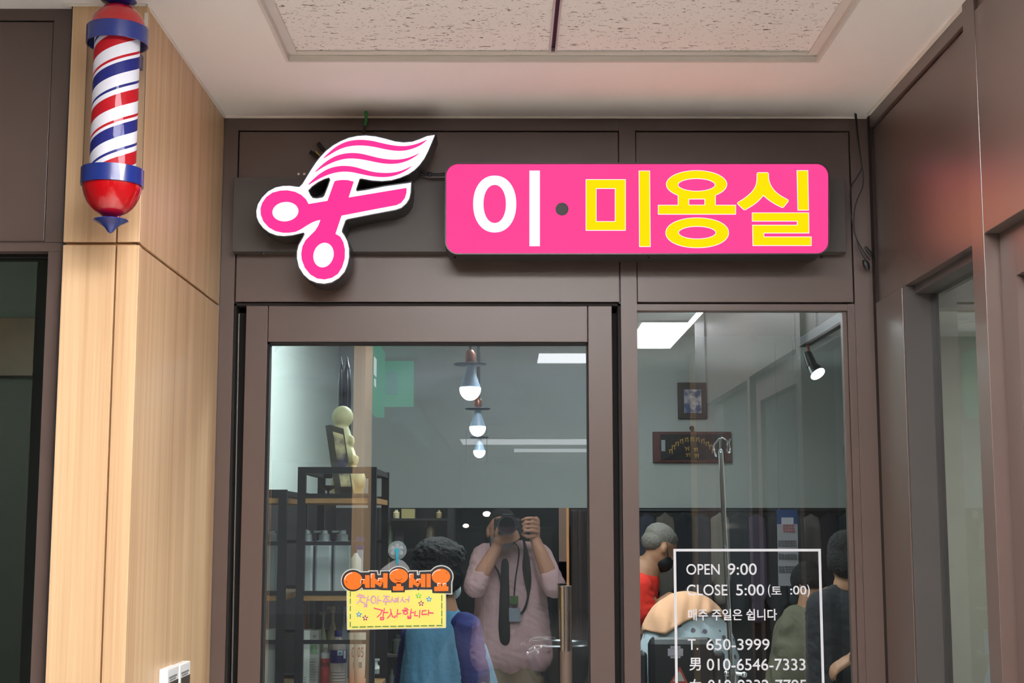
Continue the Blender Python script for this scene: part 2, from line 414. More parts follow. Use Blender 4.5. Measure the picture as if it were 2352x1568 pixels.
mxm=N.new('ShaderNodeMath'); mxm.operation='MAXIMUM'; L.new(f1,mxm.inputs[0]); L.new(f2,mxm.inputs[1])
mx=N.new('ShaderNodeMix'); mx.data_type='RGBA'; mx.inputs['A'].default_value=lin((238,233,228)); mx.inputs['B'].default_value=lin((130,124,119))
L.new(mxm.outputs[0],mx.inputs['Factor']); L.new(mx.outputs['Result'],bs.inputs['Base Color']); bs.inputs['Roughness'].default_value=.9
bp=N.new('ShaderNodeBump'); bp.invert=True; bp.inputs['Strength'].default_value=.5; bp.inputs['Distance'].default_value=.002
L.new(mxm.outputs[0],bp.inputs['Height']); L.new(bp.outputs[0],bs.inputs['Normal'])
for i,(a,c) in enumerate(((ox0+.004,xm-.009),(xm+.009,ox1-.004))):
    for j in range(2):
        b=B(); box(b,a,c,oy1-.61*(j+1)+.004,oy1-.61*j-.004,zt2+.005,zt2+.02)
        obj('ceiling_tile',b,tile,kind='structure')
b=B(); box(b,ox0-.01,ox1+.01,oy0-.01,oy1+.01,zt2+.021,zt2+.05); obj('trim_5',b,white,kind='structure')
b=B(); box(b,XL,XR,YW-.004,YW,ZC-.005,ZC); obj('trim_6',b,caulk,kind='structure')
b=B(); box(b,XR-.007,XR,.3,YW-.036,ZC-.006,ZC+.0); box(b,-.93,XL,YP-.004,YP,ZC-.006,ZC); box(b,XL,XL+.004,YP,YW,ZC-.005,ZC); obj('trim_7',b,caulk,kind='structure')
# ================================================================ floor
b=B(); box(b,-4,4,-17.5,YW+.05,-.1,0); obj('floor',b,M('terrazzo_floor',(242,238,232),rough=.35,scale=(3,3,3)),kind='structure')
# ================================================================ wood clad pier on the left
cx0=X(165,16,YP)+.002; seam=Z(262,559,YP); gx=X(262,700,YP)
b=B(); box(b,cx0+.004,XL-.006,YP+.008,YW-.001,0,ZC); obj('trim_8',b,woodgap,kind='structure')
b=B(); g=.003; cc=X(329,400,YP)-.0
for z0,z1 in ((0,seam-g),(seam+g,ZC)):
    box(b,cx0,gx-g*.6,YP,YP+.02,z0,z1); box(b,gx+g*.6,cc-.003,YP,YP+.02,z0,z1)
    box(b,XL-.014,XL-.003,YP+.001,YP+.015,z0,z1)
    box(b,XL-.018,XL,YP+.020,YW-.002,z0,z1)
obj('wall_left',b,wood,kind='structure',bevel=.0012)
b=B(); p=P(336,30,YP); box(b,p.x-.003,p.x+.003,YP-.002,YP+.002,p.z-.028,p.z+.0); obj('paint_patch',b,caulk,label='small white paint patch at the top corner of the wood pier',cat='paint mark')
# ================================================================ left frontal shop front
b=B(); YF=YP+.03
wl=X(97,900,YF); wlt=Z(60,577,YF); pe=X(112,400,YF)
zs_=Z(50,555,YF); pe=X(106,400,YF)
box(b,-2.9,cx0-.006,YF,YF+.12,0,.1)
box(b,wl,cx0-.006,YF,YF+.12,.1,wlt)
box(b,-2.9,cx0-.006,YF,YF+.12,wlt,zs_-.001)
box(b,pe+.0025,cx0-.006,YF,YF+.12,zs_-.001,ZC)
box(b,-2.9,pe+.0025,YF,YF+.12,Z(50,46,YF),ZC)
box(b,-2.9,pe,YF+.004,YF+.12,zs_+.0015,Z(50,46,YF)-.0025)
box(b,-2.9,pe+.0025,YF+.012,YF+.12,zs_-.001,Z(50,46,YF))
obj('wall_front_left',b,brown,kind='structure',bevel=.001)
b=B(); box(b,-2.9,wl+.002,YF+.03,YF+.06,wlt-.006,wlt+.002); box(b,wl-.004,wl+.002,YF+.02,YF+.08,.1,wlt); o=obj('window_2',b,darkgap,kind='structure')
darkpane=glassmat('tinted_glass',.10,(135,142,135))
pane('glass_pane',-2.9,wl,YF+.05,.1,wlt,darkpane,o)
b=B(); box(b,cx0-.006,cx0+.004,YP+.012,YP+.1,0,ZC); obj('trim_9',b,M('blue_gap',(52,56,62),rough=.6),kind='structure')
# dark room behind it
b=B(); box(b,-4,-1.25,6.0,6.05,0,2.9); box(b,-1.26,-1.21,3.76,6,0,2.9); box(b,-4,-1.2,YF+.12,6.05,2.75,2.8); box(b,-4.05,-4,2.9,6,0,2.9)
obj('wall_left_room',b,M('grey_room',(120,126,118),rough=.8),kind='structure')
b=B(); box(b,-4,-1.3,5.9,5.98,Z(40,862,5.9),Z(40,730,5.9)); obj('wood_beam',b,woodmat('dark_timber',(90,64,42),(128,94,62),3,3),label='dark timber beam across the back of the shop at left',cat='beam')
b=B(); p=PZp(48,662,2.74); lathe(b,(p.x,p.y,2.74),[(.13,0),(.2,-.012),(.21,-.03),(.15,-.03),(.13,-.012)],n=40); 
t=obj('ceiling_luminaire',b,M('luminaire_white',(190,195,190)),label='ring of a round ceiling light seen through the dark left window',cat='luminaire')  # ring of the round ceiling light in the dark room, modelled unlit
# ================================================================ right wall: bays of a brown shop front
def YR(px,row,x=None): return PXp(px,row,XR if x is None else x).y
pA1=YR(2072,700); pB0=YR(2292,700); pB1=YR(2258,620); 
HZ=ZH
b=B()
# header panels in the plane XR, rail at top
box(b,XR,XR+.1,.25,YW-.035,Z(1200,300,YW)+.0,ZC)
def header(y0,y1,dx):
    box(b,XR+dx,XR+.1,y0,y1,HZ,Z(1200,300,YW)-.004)
yc=YR(2240,300)  # vertical member
header(yc+.034,YW-.035,.008)
box(b,XR-.008,XR+.1,yc-.045,yc+.027,0,ZC) 
box(b,XR+.012,XR+.1,yc+.02,yc+.034,HZ,ZC-.06)
header(1.86,yc-.05,-.008); header(.60,1.80,.003)
box(b,XR-.003,XR+.1,1.80,1.86,0,ZC); box(b,XR-.003,XR+.1,.25,.60,0,ZC)
# corner post beside the salon window
box(b,XR,XR+.09,pA1,YW-.035,0,HZ-.004); box(b,XR+.022,XR+.1,YW,YW+.135,0,ZC-.001)
box(b,XR+.008,XR+.09,YW-.02,YW,0,ZC)
obj('wall_right',b,brownR,kind='structure',bevel=.0012)
b=B(); box(b,XR+.002,XR+.021,YW-.0335,YW-.0015,0,ZC-.001); obj('shade_strip',b,M('corner_shade',(34,24,21),rough=.7),kind='structure')  # flush strip coloured dark for the shade in the corner gap
b=B(); XG=XR+.070
box(b,XR+.003,XG+.012,pA1-.008,pA1-.0005,.1,HZ-.001); box(b,XR+.03,XG+.02,yc,pA1,HZ-.02,HZ); box(b,XR+.02,XG+.02,yc+.025,pA1,0,.1)
o=obj('window_3',b,M('dark_jamb',(70,66,64),rough=.5),kind='structure')
b=B(); box(b,XG-.003,XG+.003,yc+.02,pA1+.0,.1,HZ); finish(b)
sideglass=glassmat('side_glass',.13,(232,234,230),haze=.015)
for f in b.faces: f.material_index=0 if f.normal.x<-.5 else 1
obj('glass_pane',b,[sideglass,plain],o,fin=False)
# second bay door leaf
b=B(); box(b,XR+.022,XR+.07,yc-.135,yc-.052,0,HZ); box(b,XR+.022,XR+.07,1.86,1.95,0,HZ); box(b,XR+.022,XR+.07,1.95,yc-.135,HZ-.1,HZ); box(b,XR+.022,XR+.07,1.95,yc-.135,0,.12)
o=obj('door_2',b,brown,kind='structure',bevel=.001)
b=B(); box(b,XR+.04,XR+.046,1.95,yc-.135,.12,HZ-.1); obj('glass_pane',b,M('grey_glass',(70,74,74),rough=.08,spec=.8),o)
b=B(); box(b,XR+.04,XR+.046,.60,1.80,.0,HZ); obj('window_4',b,M('grey_glass2',(74,78,78),rough=.08,spec=.8),kind='structure')
b=B(); box(b,1.18,1.5,-1.7,-1.3,0,ZC); obj('wall_pier_right',b,wood,kind='structure')
b=B(); box(b,-.757,-.70,.09,.47,0,seam-.004); box(b,-.757,-.70,.09,.47,seam+.004,ZC); box(b,-.754,-.703,.093,.467,0,ZC); obj('wall_pier_left',b,wood,kind='structure')
# corridor shell behind the photographer
cor=M('corridor_dark',(92,90,92),rough=.5)
b=B(); box(b,2.6,2.65,-17.5,.2,0,ZC); box(b,XR+.05,2.65,.25,.3,0,ZC); obj('wall_corridor_right',b,cor,kind='structure')
b=B(); box(b,-.84,-.80,-17.5,-.36,0,ZC); obj('wall_corridor_left',b,cor,kind='structure')
b=B(); box(b,-1.3,2.65,-17.55,-17.5,0,ZC); obj('wall_corridor_end',b,M('corridor_end',(60,58,60)),kind='structure')
b=B(); box(b,-3.0,-2.95,.5,YF,0,ZC); box(b,-3,-1.25,.45,.5,0,ZC); obj('wall_alcove_left',b,cor,kind='structure')
# neighbour room seen through the right window
pale=M('pale_plaster',(206,202,190),rough=.8)
b=B()
def slab(pts,z0,z1):
    lo=[b.verts.new((x,y,z0)) for x,y in pts]; hi=[b.verts.new((x,y,z1)) for x,y in pts]
    b.faces.new(lo); b.faces.new(hi)
    for i in range(len(pts)): b.faces.new((lo[i],lo[(i+1)%len(pts)],hi[(i+1)%len(pts)],hi[i]))
slab([(1.09,3.83),(1.15,3.83),(2.42,8.6),(2.36,8.6)],0,2.8)
slab([(2.36,8.6),(4.5,8.6),(4.5,8.65),(2.36,8.65)],0,2.8)
slab([(4.5,.9),(4.55,.9),(4.55,8.6),(4.5,8.6)],0,2.8)
slab([(XR+.1,.85),(4.5,.85),(4.5,.9),(XR+.1,.9)],0,2.8)
obj('wall_neighbour',b,pale,kind='structure')
b=B(); box(b,XR+.1,4.5,5.2,5.3,Z(2200,706,5.2),2.66); obj('wall_beam',b,pale,kind='structure')
b=B(); box(b,XR+.1,4.5,.9,8.6,2.66,2.7); obj('ceiling_neighbour',b,M('white_ceiling_b',(235,238,235),rough=.8),kind='structure')
def downlight(p,r,st,name='downlight',label=None,z=None,group=None):
    t=thing(name,label,'ceiling light',p,group)
    bm=B(); lathe(bm,p,[(r*.86,-.004),(r,-.008),(r*1.15,-.004),(r*1.15,.0)],n=36); obj('trim_ring',bm,caulk,t)
    bm=B(); lathe(bm,p,[(0,-.003),(r*.85,-.004),(r*.85,.0),(0,.0)],n=36); obj('diffuser',bm,emis('lamp_glow',(255,252,244),st),t)
    return t
# ================================================================ signs
YB=3.66; YSF=3.562
bar=thing('sign_mount_bar','long flat charcoal mounting bar behind the lit signs on the brown header','mounting bar',(0,YB,2.3))
b=B(); pbox(b,535,408,1942,578,YB,YW+.002,row=490); obj('rail',b,brownbar,bar,bevel=.001)
for px in (596,606): 
    b=B(); p=P(px,586,YB+.02); tube(b,(p.x,p.y,Z(px,578,YB)-.002),(p.x,p.y,Z(px,578,YB)+.004),.0032); obj('bolt',b,steel,bar)
for px in (686,699):
    b=B(); p=P(px,400,YW-.002); tube(b,(p.x,YW-.004,p.z),(p.x,YW+.004,p.z),.0035); obj('bolt',b,steel,bar)
SG=1.0
pink=emis('sign_pink',(1.12,.068,.32),1.0,.08,5); swhite=emis('sign_white',(1.15,1.15,1.3),1.0,.01); syel=emis('sign_yellow',(2.3,.80,.004),1.0,.02)
pink2=emis('sign_pink_b',(1.1,.045,.33),1.0,.02)
sdark=M('sign_case',(40,38,38),rough=.35,bump=.03,bscale=500); dotm=M('sign_dot',(52,52,54),rough=.5)
# ---- lettered box
sx0,sy0,sx1,sy1=1025,377,1902,582
sg=thing('light_box_sign','illuminated pink rectangular light box with white and yellow Korean letters','sign',P(1463,582,YSF))
flat('case',[pix(rrect(sx0-3,sy0-3,sx1+3,sy1+3,30),YSF)],YSF+.002,YB-YSF-.003,sdark,sg)
flat('face',[pix(rrect(sx0,sy0,sx1,sy1,27),YSF)],YSF,.004,pink,sg)
flat('rim',[pix(rrect(sx0-3,sy0-3,sx1+3,sy1+3,30),YSF),pix(rrect(sx0-.3,sy0-.3,sx1+.3,sy1+.3,27.3),YSF)],YSF-.005,.012,sdark,sg)
def letter(loops,ox,oy,s,mat,outl,name,lab):
    pl_=[[(ox+x/s,oy+y/s) for x,y in lp] for lp in loops]
    if outl:
        o1=[offset(pl_[0],1.3)]+[offset(q,-1.3) for q in pl_[1:]]
    lo=flat(name,[pix(q,YSF) for q in pl_],YSF-.0013,.0006,mat,sg,label=lab)
    if outl: flat('letter_outline',[pix(q,YSF) for q in o1],YSF-.0006,.0005,swhite,lo,label='thin white outline')
a=(1000,340,4.704)
letter([ellp(641,605,233,307,e=2.15),ellp(641,604,121,206,e=2.1)],*a,swhite,0,'letter_stroke','white ring stroke')
letter([rect(1016,244,1129,1060)],*a,swhite,0,'letter_stroke','white vertical stroke')
letter([ellp(1368,660,70,69)],*a,dotm,0,'dot','dark grey dot')
letter([rect(1630,343,2051,886),rect(1735,434,1945,796)],*a,syel,1,'letter_stroke','yellow square letter')
a=(1450,240,3.409)
letter([[(62,522),(142,522),(147,1110),(66,1110)]],*a,syel,1,'letter_stroke','yellow vertical stroke')
def arc(cx,cy,rx,ry,a0,a1,n=30): return [(cx+rx*math.cos(R(a0+(a1-a0)*i/n)),cy+ry*math.sin(R(a0+(a1-a0)*i/n))) for i in range(n+1)]
yo=[(368,722)]+arc(511,625,235,106,128,412,46)+[(657,722),(657,790),(815,790),(815,857),(213,857),(213,790),(368,790)]
letter([yo,ellp(511,629,147,51),rect(449,738,577,789)],*a,syel,1,'letter_stroke','yellow upper part of the round letter')
letter([ellp(516,1004,244,115,e=2.1),ellp(516,1003,148,51)],*a,syel,1,'letter_stroke','yellow flattened ring')
letter([smoothloop([(986,535),(986,535),(1072,535),(1072,535),(1073,585),(1087,630),(1117,675),(1162,713),(1231,751),(1231,751),(1187,807),(1187,807),(1130,781),(1075,745),(1033,708),(1033,708),(1008,740),(963,780),(886,826),(886,826),(829,772),(829,772),(890,735),(945,688),(977,640),(986,590)],2)],*a,syel,1,'letter_stroke','yellow peaked stroke')
letter([[(1299,519),(1380,519),(1386,825),(1306,825)]],*a,syel,1,'letter_stroke','yellow short vertical stroke')
letter([[(949,850),(1387,850),(1389,1004),(1036,1004),(1036,1038),(1407,1038),(1407,1102),(954,1102),(951,946),(1301,946),(1301,911),(949,911)]],*a,syel,1,'letter_stroke','yellow winding stroke')
for px in (1045,1490,1886):
    b=B(); p=P(px,589,YSF+.03); z=Z(px,sy1+3,YSF); tube(b,(X(px,589,YSF+.03),YSF+.03,z-.003),(X(px,589,YSF+.03),YSF+.03,z+.004),.003); obj('screw',b,black,sg)
# ---- scissors and hair logo
lg=thing('scissors_logo_sign','illuminated white and pink scissors shaped logo with wavy hair on top','sign',P(745,655,YSF))
A=(560,260,3.564)
outer=[(1565,178),(1500,188),(1440,213),(1380,234),(1310,240),(1240,232),(1160,210),(1080,191),(1000,183),(930,187),(860,202),(790,231),(730,265),(675,308),(630,355),(590,405),(550,465),(515,523),(480,580),(455,604),(430,602),(380,595),(320,596),(260,608),(200,640),(150,690),(116,745),(103,800),(107,850),(125,895),(160,940),(210,978),(270,1001),(330,1007),(400,1000),(450,988),(492,978),(499,990),(485,1020),(450,1080),(437,1130),(436,1190),(452,1260),(490,1320),(540,1365),(600,1389),(660,1396),(720,1385),(780,1350),(825,1300),(850,1240),(862,1180),(862,1110),(848,1050),(825,1005),(803,972),(805,955),(832,880),(850,868),(1050,828),(1240,792),(1290,775),(1330,740),(1355,700),(1365,650),(1370,568),(1350,572),(1150,600),(1000,630),(925,640),(919,627),(948,540),(965,536),(1050,552),(1130,557),(1210,550),(1280,530),(1350,500),(1400,465),(1440,425),(1480,370),(1510,310),(1540,240)]
hole=[(528,635),(560,600),(610,565),(660,540),(700,528),(709,545),(690,600),(660,675),(645,690),(600,698),(565,695),(545,672)]
flat('case',[pix([(A[0]+x/A[2],A[1]+y/A[2]) for x,y in offset(outer,7)],YSF),pix([(A[0]+x/A[2],A[1]+y/A[2]) for x,y in offset(hole,-7)],YSF)],YSF+.0025,YB-YSF-.004,sdark,lg)
flat('rim',[pix([(A[0]+x/A[2],A[1]+y/A[2]) for x,y in offset(outer,8)],YSF),pix([(A[0]+x/A[2],A[1]+y/A[2]) for x,y in offset(outer,.5)],YSF)],YSF-.004,.011,sdark,lg)
flat('rim',[pix([(A[0]+x/A[2],A[1]+y/A[2]) for x,y in offset(hole,-.5)],YSF),pix([(A[0]+x/A[2],A[1]+y/A[2]) for x,y in offset(hole,-8)],YSF)],YSF-.004,.011,sdark,lg)
flat('face',[pix(outer,YSF,*A),pix(hole,YSF,*A)],YSF,.005,swhite,lg)
body=[(738,570),(742,558),(760,551),(800,546),(850,547),(900,560),(858,690),(1332,611),(1332,650),(1318,695),(1288,733),(1250,752),(1100,780),(800,838),(750,987),(790,1010),(815,1055),(828,1115),(826,1190),(805,1260),(770,1315),(720,1347),(660,1360),(600,1352),(545,1320),(500,1265),(475,1200),(470,1150),(480,1090),(505,1040),(545,1000),(585,960),(610,920),(628,873),(600,878),(560,893),(510,922),(470,948),(425,970),(370,978),(320,978),(260,965),(205,935),(160,885),(139,830),(137,780),(150,735),(185,685),(235,650),(300,633),(360,631),(420,643),(470,668),(510,705),(530,743),(685,717)]
flat('scissors_shape',[pix(body,YSF,*A)],YSF-.0007,.0006,pink2,lg)
flat('finger_hole',[pix(ellp(341,806,107,79,rot=-.12),YSF,*A)],YSF-.0014,.0006,swhite,lg)
flat('finger_hole',[pix(ellp(653,1161,82,102,rot=.28),YSF,*A)],YSF-.0014,.0006,swhite,lg)
st=[[(635,383),(700,318),(760,270),(830,235),(900,220),(970,217),(1050,225),(1130,245),(1210,262),(1280,270),(1350,268),(1420,250),(1470,230),(1510,211),(1450,262),(1380,292),(1310,308),(1240,308),(1160,296),(1080,277),(1000,265),(920,263),(850,272),(780,295),(710,335)],
[(568,495),(620,440),(680,390),(750,350),(820,330),(890,324),(960,330),(1040,350),(1120,370),(1200,380),(1270,380),(1340,368),(1400,345),(1448,320),(1390,365),(1320,398),(1250,414),(1170,415),(1090,403),(1010,385),(930,372),(860,369),(790,380),(720,405),(650,440)],
[(510,600),(570,538),(630,488),(700,450),(770,433),(830,430),(900,437),(980,460),(1060,482),(1140,489),(1210,488),(1280,475),(1340,450),(1388,425),(1330,470),(1270,500),(1200,520),(1120,524),(1040,515),(960,498),(880,480),(810,477),(740,487),(670,510),(600,545)]]
for q in st: flat('hair_stripe',[pix(smoothloop(q,2),YSF,*A)],YSF-.0007,.0006,pink2,lg)
# wiring
def wire(name,pts,r,mat,label,cat='cable',par=None,sm=True):
    bm=B(); path(bm,pts,r,smooth=sm); return obj(name,bm,mat,par,label=label,cat=cat) if par is None else obj(name,bm,mat,par)
green=M('green_tape',(10,140,60),rough=.4)
gw=thing('power_cable','short cable with green sleeve entering the ceiling above the scissors logo','cable',P(838,300,YW-.03))
p=PZp(841,262,ZC-.002); wire('green_sleeve',[(p.x,YW-.05,ZC+.004),P(841,275,YW-.045),P(839,288,YW-.04)],.004,green,None,par=gw)
wire('black_sleeve',[P(839,286,YW-.04),P(835,305,YW-.04),P(833,330,YW-.02)],.0035,black,None,par=gw)
wire('cable_end',[P(712,348,YW-.02),P(722,354,YW-.02),P(745,372,YW-.03)],.005,black,'black cable end poking out left of the logo hair, lower one')
wire('cable_end',[P(731,328,YW-.02),P(738,338,YW-.02),P(752,352,YW-.03)],.0055,black,'black cable end poking out above the logo hair, upper one')
wire('thin_wire',[P(726,348,YW-.03),P(733,356,YW-.03),P(745,365,YW-.03)],.0014,M('yellow_wire',(210,190,40)),'thin yellow wire between the two black cable ends')
lc=thing('link_cable','black cable linking the scissors logo to the pink light box','cable',P(1000,402,YW-.03))
wire('cable',[P(960,385,YB-.04),P(985,400,YB-.04),P(1035,400,YB-.04)],.0042,black,None,par=lc)
wire('cable',[P(965,398,YB-.03),P(990,401,YB-.03),P(1035,397,YB-.03)],.003,black,None,par=lc)
b=B(); p=P(987,400,YB-.04); ell(b,p,(.007,.006,.007)); obj('tie',b,black,lc)
hc=thing('hanging_cable','thin black twin cable hanging from the ceiling corner beside the pink light box','cable',P(1965,260,YW-.03))
yy=YW-.03
c1=[(1966,252),(1969,300),(1975,350),(1979,385),(1968,408),(1955,430),(1952,470),(1958,510),(1966,545),(1985,580),(1998,598)]
c2=[(1963,254),(1967,300),(1974,350),(1981,390),(1982,425),(1970,455),(1963,480),(1961,520),(1970,560),(1978,580),(1990,600)]
wire('cord',[P(*q,yy) for q in c1],.0017,black,None,par=hc); wire('cord',[P(*q,yy-.006) for q in c2],.0017,black,None,par=hc)
b=B(); path(b,[P(1984,596,yy),P(1990,608,yy),P(1993,620,yy)],lambda t:.0045+.0045*math.sin(t*3.1)); obj('plug',b,black,hc)
b=B(); path(b,[P(1987,566,yy),P(1996,578,yy),P(2004,584,yy)],lambda t:.003+.002*math.sin(t*3.1)); obj('connector',b,black,hc)
# ================================================================ barber pole
YPO=2.745
def pz(r): return Z(262,r,YPO)
pxc=X(262,300,YPO)
bp_=thing('barber_pole','red white and blue striped barber pole on the wood pier','barber pole',(pxc,YPO,pz(535)))
poleblue=M('pole_blue',(8,38,120),rough=.25,spec=.6,coat=.4); polered=M('pole_red',(172,6,16),rough=.16,spec=.6,coat=.6)
c=(pxc,YPO,0)
k=1/1197
zt0=pz(8); 
b=B(); lathe(b,c,[(0,pz(-2)),(.034,pz(1)),(.035,pz(3)),(.028,pz(8)),(.018,pz(12)),(.0,pz(12))]); obj('top_disc',b,poleblue,bp_)
for dx in (-.014,.014,0):
    b=B(); tube(b,(pxc+dx,YPO-(.012 if dx==0 else 0),pz(14)),(pxc+dx,YPO-(.012 if dx==0 else 0),pz(4)),.0035); obj('stud',b,polered,bp_)
def dome(r,z0,z1,n=14,e=1): return [(r*math.cos(math.pi/2*i/n),z0+(z1-z0)*math.sin(math.pi/2*i/n)) for i in range(n+1)]
ZB=pz(92)   # bottom of top band
b=B(); lathe(b,c,dome(.0565,pz(74),pz(10))); obj('top_dome',b,polered,bp_)
b=B(); lathe(b,c,[(.0575,pz(66)),(.0605,pz(66)),(.0605,pz(104)),(.0575,pz(104)),(.056,pz(66))]); obj('top_band',b,poleblue,bp_)
# striped drum
sm_,nt,N,L,bs=newmat('pole_stripes')
tc=N.new('ShaderNodeTexCoord'); sp=N.new('ShaderNodeSeparateXYZ')
mp=N.new('ShaderNodeMapping'); mp.inputs['Location'].default_value=(-pxc,-YPO,0); L.new(tc.outputs['Object'],mp.inputs['Vector']); L.new(mp.outputs[0],sp.inputs[0])
at=N.new('ShaderNodeMath'); at.operation='ARCTAN2'   # angle, seam at the back
ny=N.new('ShaderNodeMath'); ny.operation='MULTIPLY'; ny.inputs[1].default_value=-1; L.new(sp.outputs['Y'],ny.inputs[0])
L.new(sp.outputs['X'],at.inputs[0]); L.new(ny.outputs[0],at.inputs[1])
per=155*k*.985; rise=.128
a1=N.new('ShaderNodeMath'); a1.operation='MULTIPLY'; a1.inputs[1].default_value=-rise/(2*math.pi)/per; L.new(at.outputs[0],a1.inputs[0])
z1=N.new('ShaderNodeMath'); z1.operation='MULTIPLY_ADD'; z1.inputs[1].default_value=1/per; z1.inputs[2].default_value=0; L.new(sp.outputs['Z'],z1.inputs[0])
sm2=N.new('ShaderNodeMath'); L.new(a1.outputs[0],sm2.inputs[0]); L.new(z1.outputs[0],sm2.inputs[1])
# at front centre a red stripe begins (top edge) at row 222
ph=N.new('ShaderNodeMath'); ph.operation='SUBTRACT'; ph.inputs[0].default_value=pz(238)/per+10; L.new(sm2.outputs[0],ph.inputs[1])
fr=N.new('ShaderNodeMath'); fr.operation='FRACT'; L.new(ph.outputs[0],fr.inputs[0])
cr=N.new('ShaderNodeValToRGB'); cr.color_ramp.interpolation='CONSTANT'
Wt=lin((235,237,242)); Rd=lin((190,28,38)); Bl=lin((40,45,120))
seq=[(0,Rd),(.205,Wt),(.40,Rd),(.445,Wt),(.495,Bl),(.685,Wt),(.875,Bl),(.915,Wt)]
els=cr.color_ramp.elements
els[0].position=0; els[0].color=Rd; els[1].position=.205; els[1].color=Wt
for p_,c_ in seq[2:]: e=els.new(p_); e.color=c_
L.new(fr.outputs[0],cr.inputs[0]); L.new(cr.outputs[0],bs.inputs['Base Color']); bs.inputs['Roughness'].default_value=.4; bs.inputs['Specular IOR Level'].default_value=.12
L.new(cr.outputs[0],bs.inputs['Emission Color']); bs.inputs['Emission Strength'].default_value=.12
b=B(); lathe(b,c,[(0,pz(94)),(.0445,pz(94)),(.0445,pz(400)),(0,pz(400))],n=64); obj('striped_drum',b,sm_,bp_)
tubeg=glassmat('clear_tube',.045,(244,244,247),rough=.02,refcol=(120,120,125))
b=B(); lathe(b,c,[(.0575,pz(90)),(.0575,pz(404))],n=64); bm=b
bmesh.ops.delete(b,geom=[f for f in b.faces if len(f.verts)>4],context='FACES'); obj('clear_tube',b,tubeg,bp_)
b=B(); lathe(b,c,[(.0575,pz(390)),(.0605,pz(390)),(.0605,pz(428)),(.0575,pz(428)),(.056,pz(390))]); obj('bottom_band',b,poleblue,bp_)
b=B(); lathe(b,c,[(r,z) for r,z in dome(.0575,pz(420),pz(500))]); obj('bottom_dome',b,polered,bp_)
for dx in (-.014,.014):
    b=B(); tube(b,(pxc+dx,YPO,pz(506)),(pxc+dx,YPO,pz(496)),.003); obj('stud',b,polered,bp_)
b=B(); lathe(b,c,[(0,pz(503)),(.033,pz(505)),(.034,pz(507)),(.02,pz(516)),(.012,pz(522)),(.005,pz(533)),(0,pz(537))]); obj('finial',b,poleblue,bp_)
for r in (100,405):
    b=B(); box(b,pxc-.02,pxc+.02,YPO+.055,YP+.001,pz(r)-.015,pz(r)+.015); obj('wall_bracket',b,poleblue,bp_)
# ================================================================ climate controllers on the pier side
ctrl=M('controller_white',(232,232,232),rough=.35); scr=M('controller_screen',(70,66,62),rough=.25)
for i,(a0,a1,rt) in enumerate(((358,384,1532),(386,410,1523))):
    y0=PXp(a0+6,1560,XL).y; y1=PXp(a1+6,1560,XL).y
    if i==1: y0=yprev+.012; y1=y0+wprev
    yprev=y1; wprev=y1-y0
    zt_=PXp((a0+a1)/2,rt+2,XL).z
    t=thing('wall_controller','white wall controller on the wood pier, '+('left' if i==0 else 'right')+' one of the pair','controller',(XL,(y0+y1)/2,zt_-.12))
    b=B(); box(b,XL,XL+.020,y0,y1,zt_-.12,zt_); obj('housing',b,ctrl,t,bevel=.003)
    b=B(); box(b,XL+.019,XL+.0212,y0+.012,y1-.008,zt_-.10,zt_-.030); obj('screen',b,scr,t)
    b=B(); box(b,XL+.019,XL+.0208,y0+.012,y1-.02,zt_-.022,zt_-.018); box(b,XL+.019,XL+.0208,y0+.018,y1-.03,zt_-.027,zt_-.0245); obj('printed_text',b,M('print',(120,120,120)),t)
# ================================================================ welcome card on the door glass
YC=YD+.010
card=thing('welcome_card','small yellow and orange handmade Korean welcome card hung on the door glass','sign',P(915,1443,YC))
A=(760,1220,6.532)
lam=M('laminate',(215,218,215),rough=.15,alpha=.8); yel=M('card_yellow',(222,217,108),rough=.4,var=.02)
orr=M('marker_orange',(255,112,18),rough=.4,var=.1,scale=(40,40,40)); ink=M('marker_black',(34,36,42),rough=.4); purple=M('marker_purple',(206,140,205)); hot=M('marker_pink',(250,52,120)); dgr=M('marker_green',(10,105,70)); wht=M('marker_white',(240,238,242))
flat('laminate_edge',[pix([(235,880),(1728,880),(1728,1440),(1715,1450),(245,1478),(238,1470)],YC,*A)],YC,.0012,lam,card)
flat('paper',[pix([(248,880),(1716,880),(1718,1435),(254,1468)],YC,*A)],YC-.0006,.0006,yel,card)
# header silhouette
lp=[(165,738)]
sil=arc(335,738,172,165,60,285,20)[:]
sil=[(475,860),(482,872)]+[]
head=arc(332,738,168,162,40,310,24)+[(490,615),(575,612),(575,600),(690,600),(700,655),(750,655),(752,600),(870,595)]+arc(1018,668,152,134,205,338,16)+[(1175,600),(1290,600),(1290,655),(1330,655),(1335,605),(1500,598)]+arc(1655,680,170,158,215,385,18)+[(1805,780),(1805,930),(1523,925),(1520,870),(1335,868),(1310,885),(1290,866),(1112,880),(1108,912),(910,915),(905,882),(757,880),(690,865),(485,872),(480,850)]
flat('laminate_edge',[pix(offset(head,16),YC,*A)],YC-.0001,.001,lam,card)
flat('title_back',[pix(head,YC,*A)],YC-.0012,.0008,ink,card)
def osh(lps,mat=orr,name='title_letter',lift=.0018,dd=.0005): return flat(name,[pix(q,YC,*A) for q in lps],YC-lift,dd,mat,card)
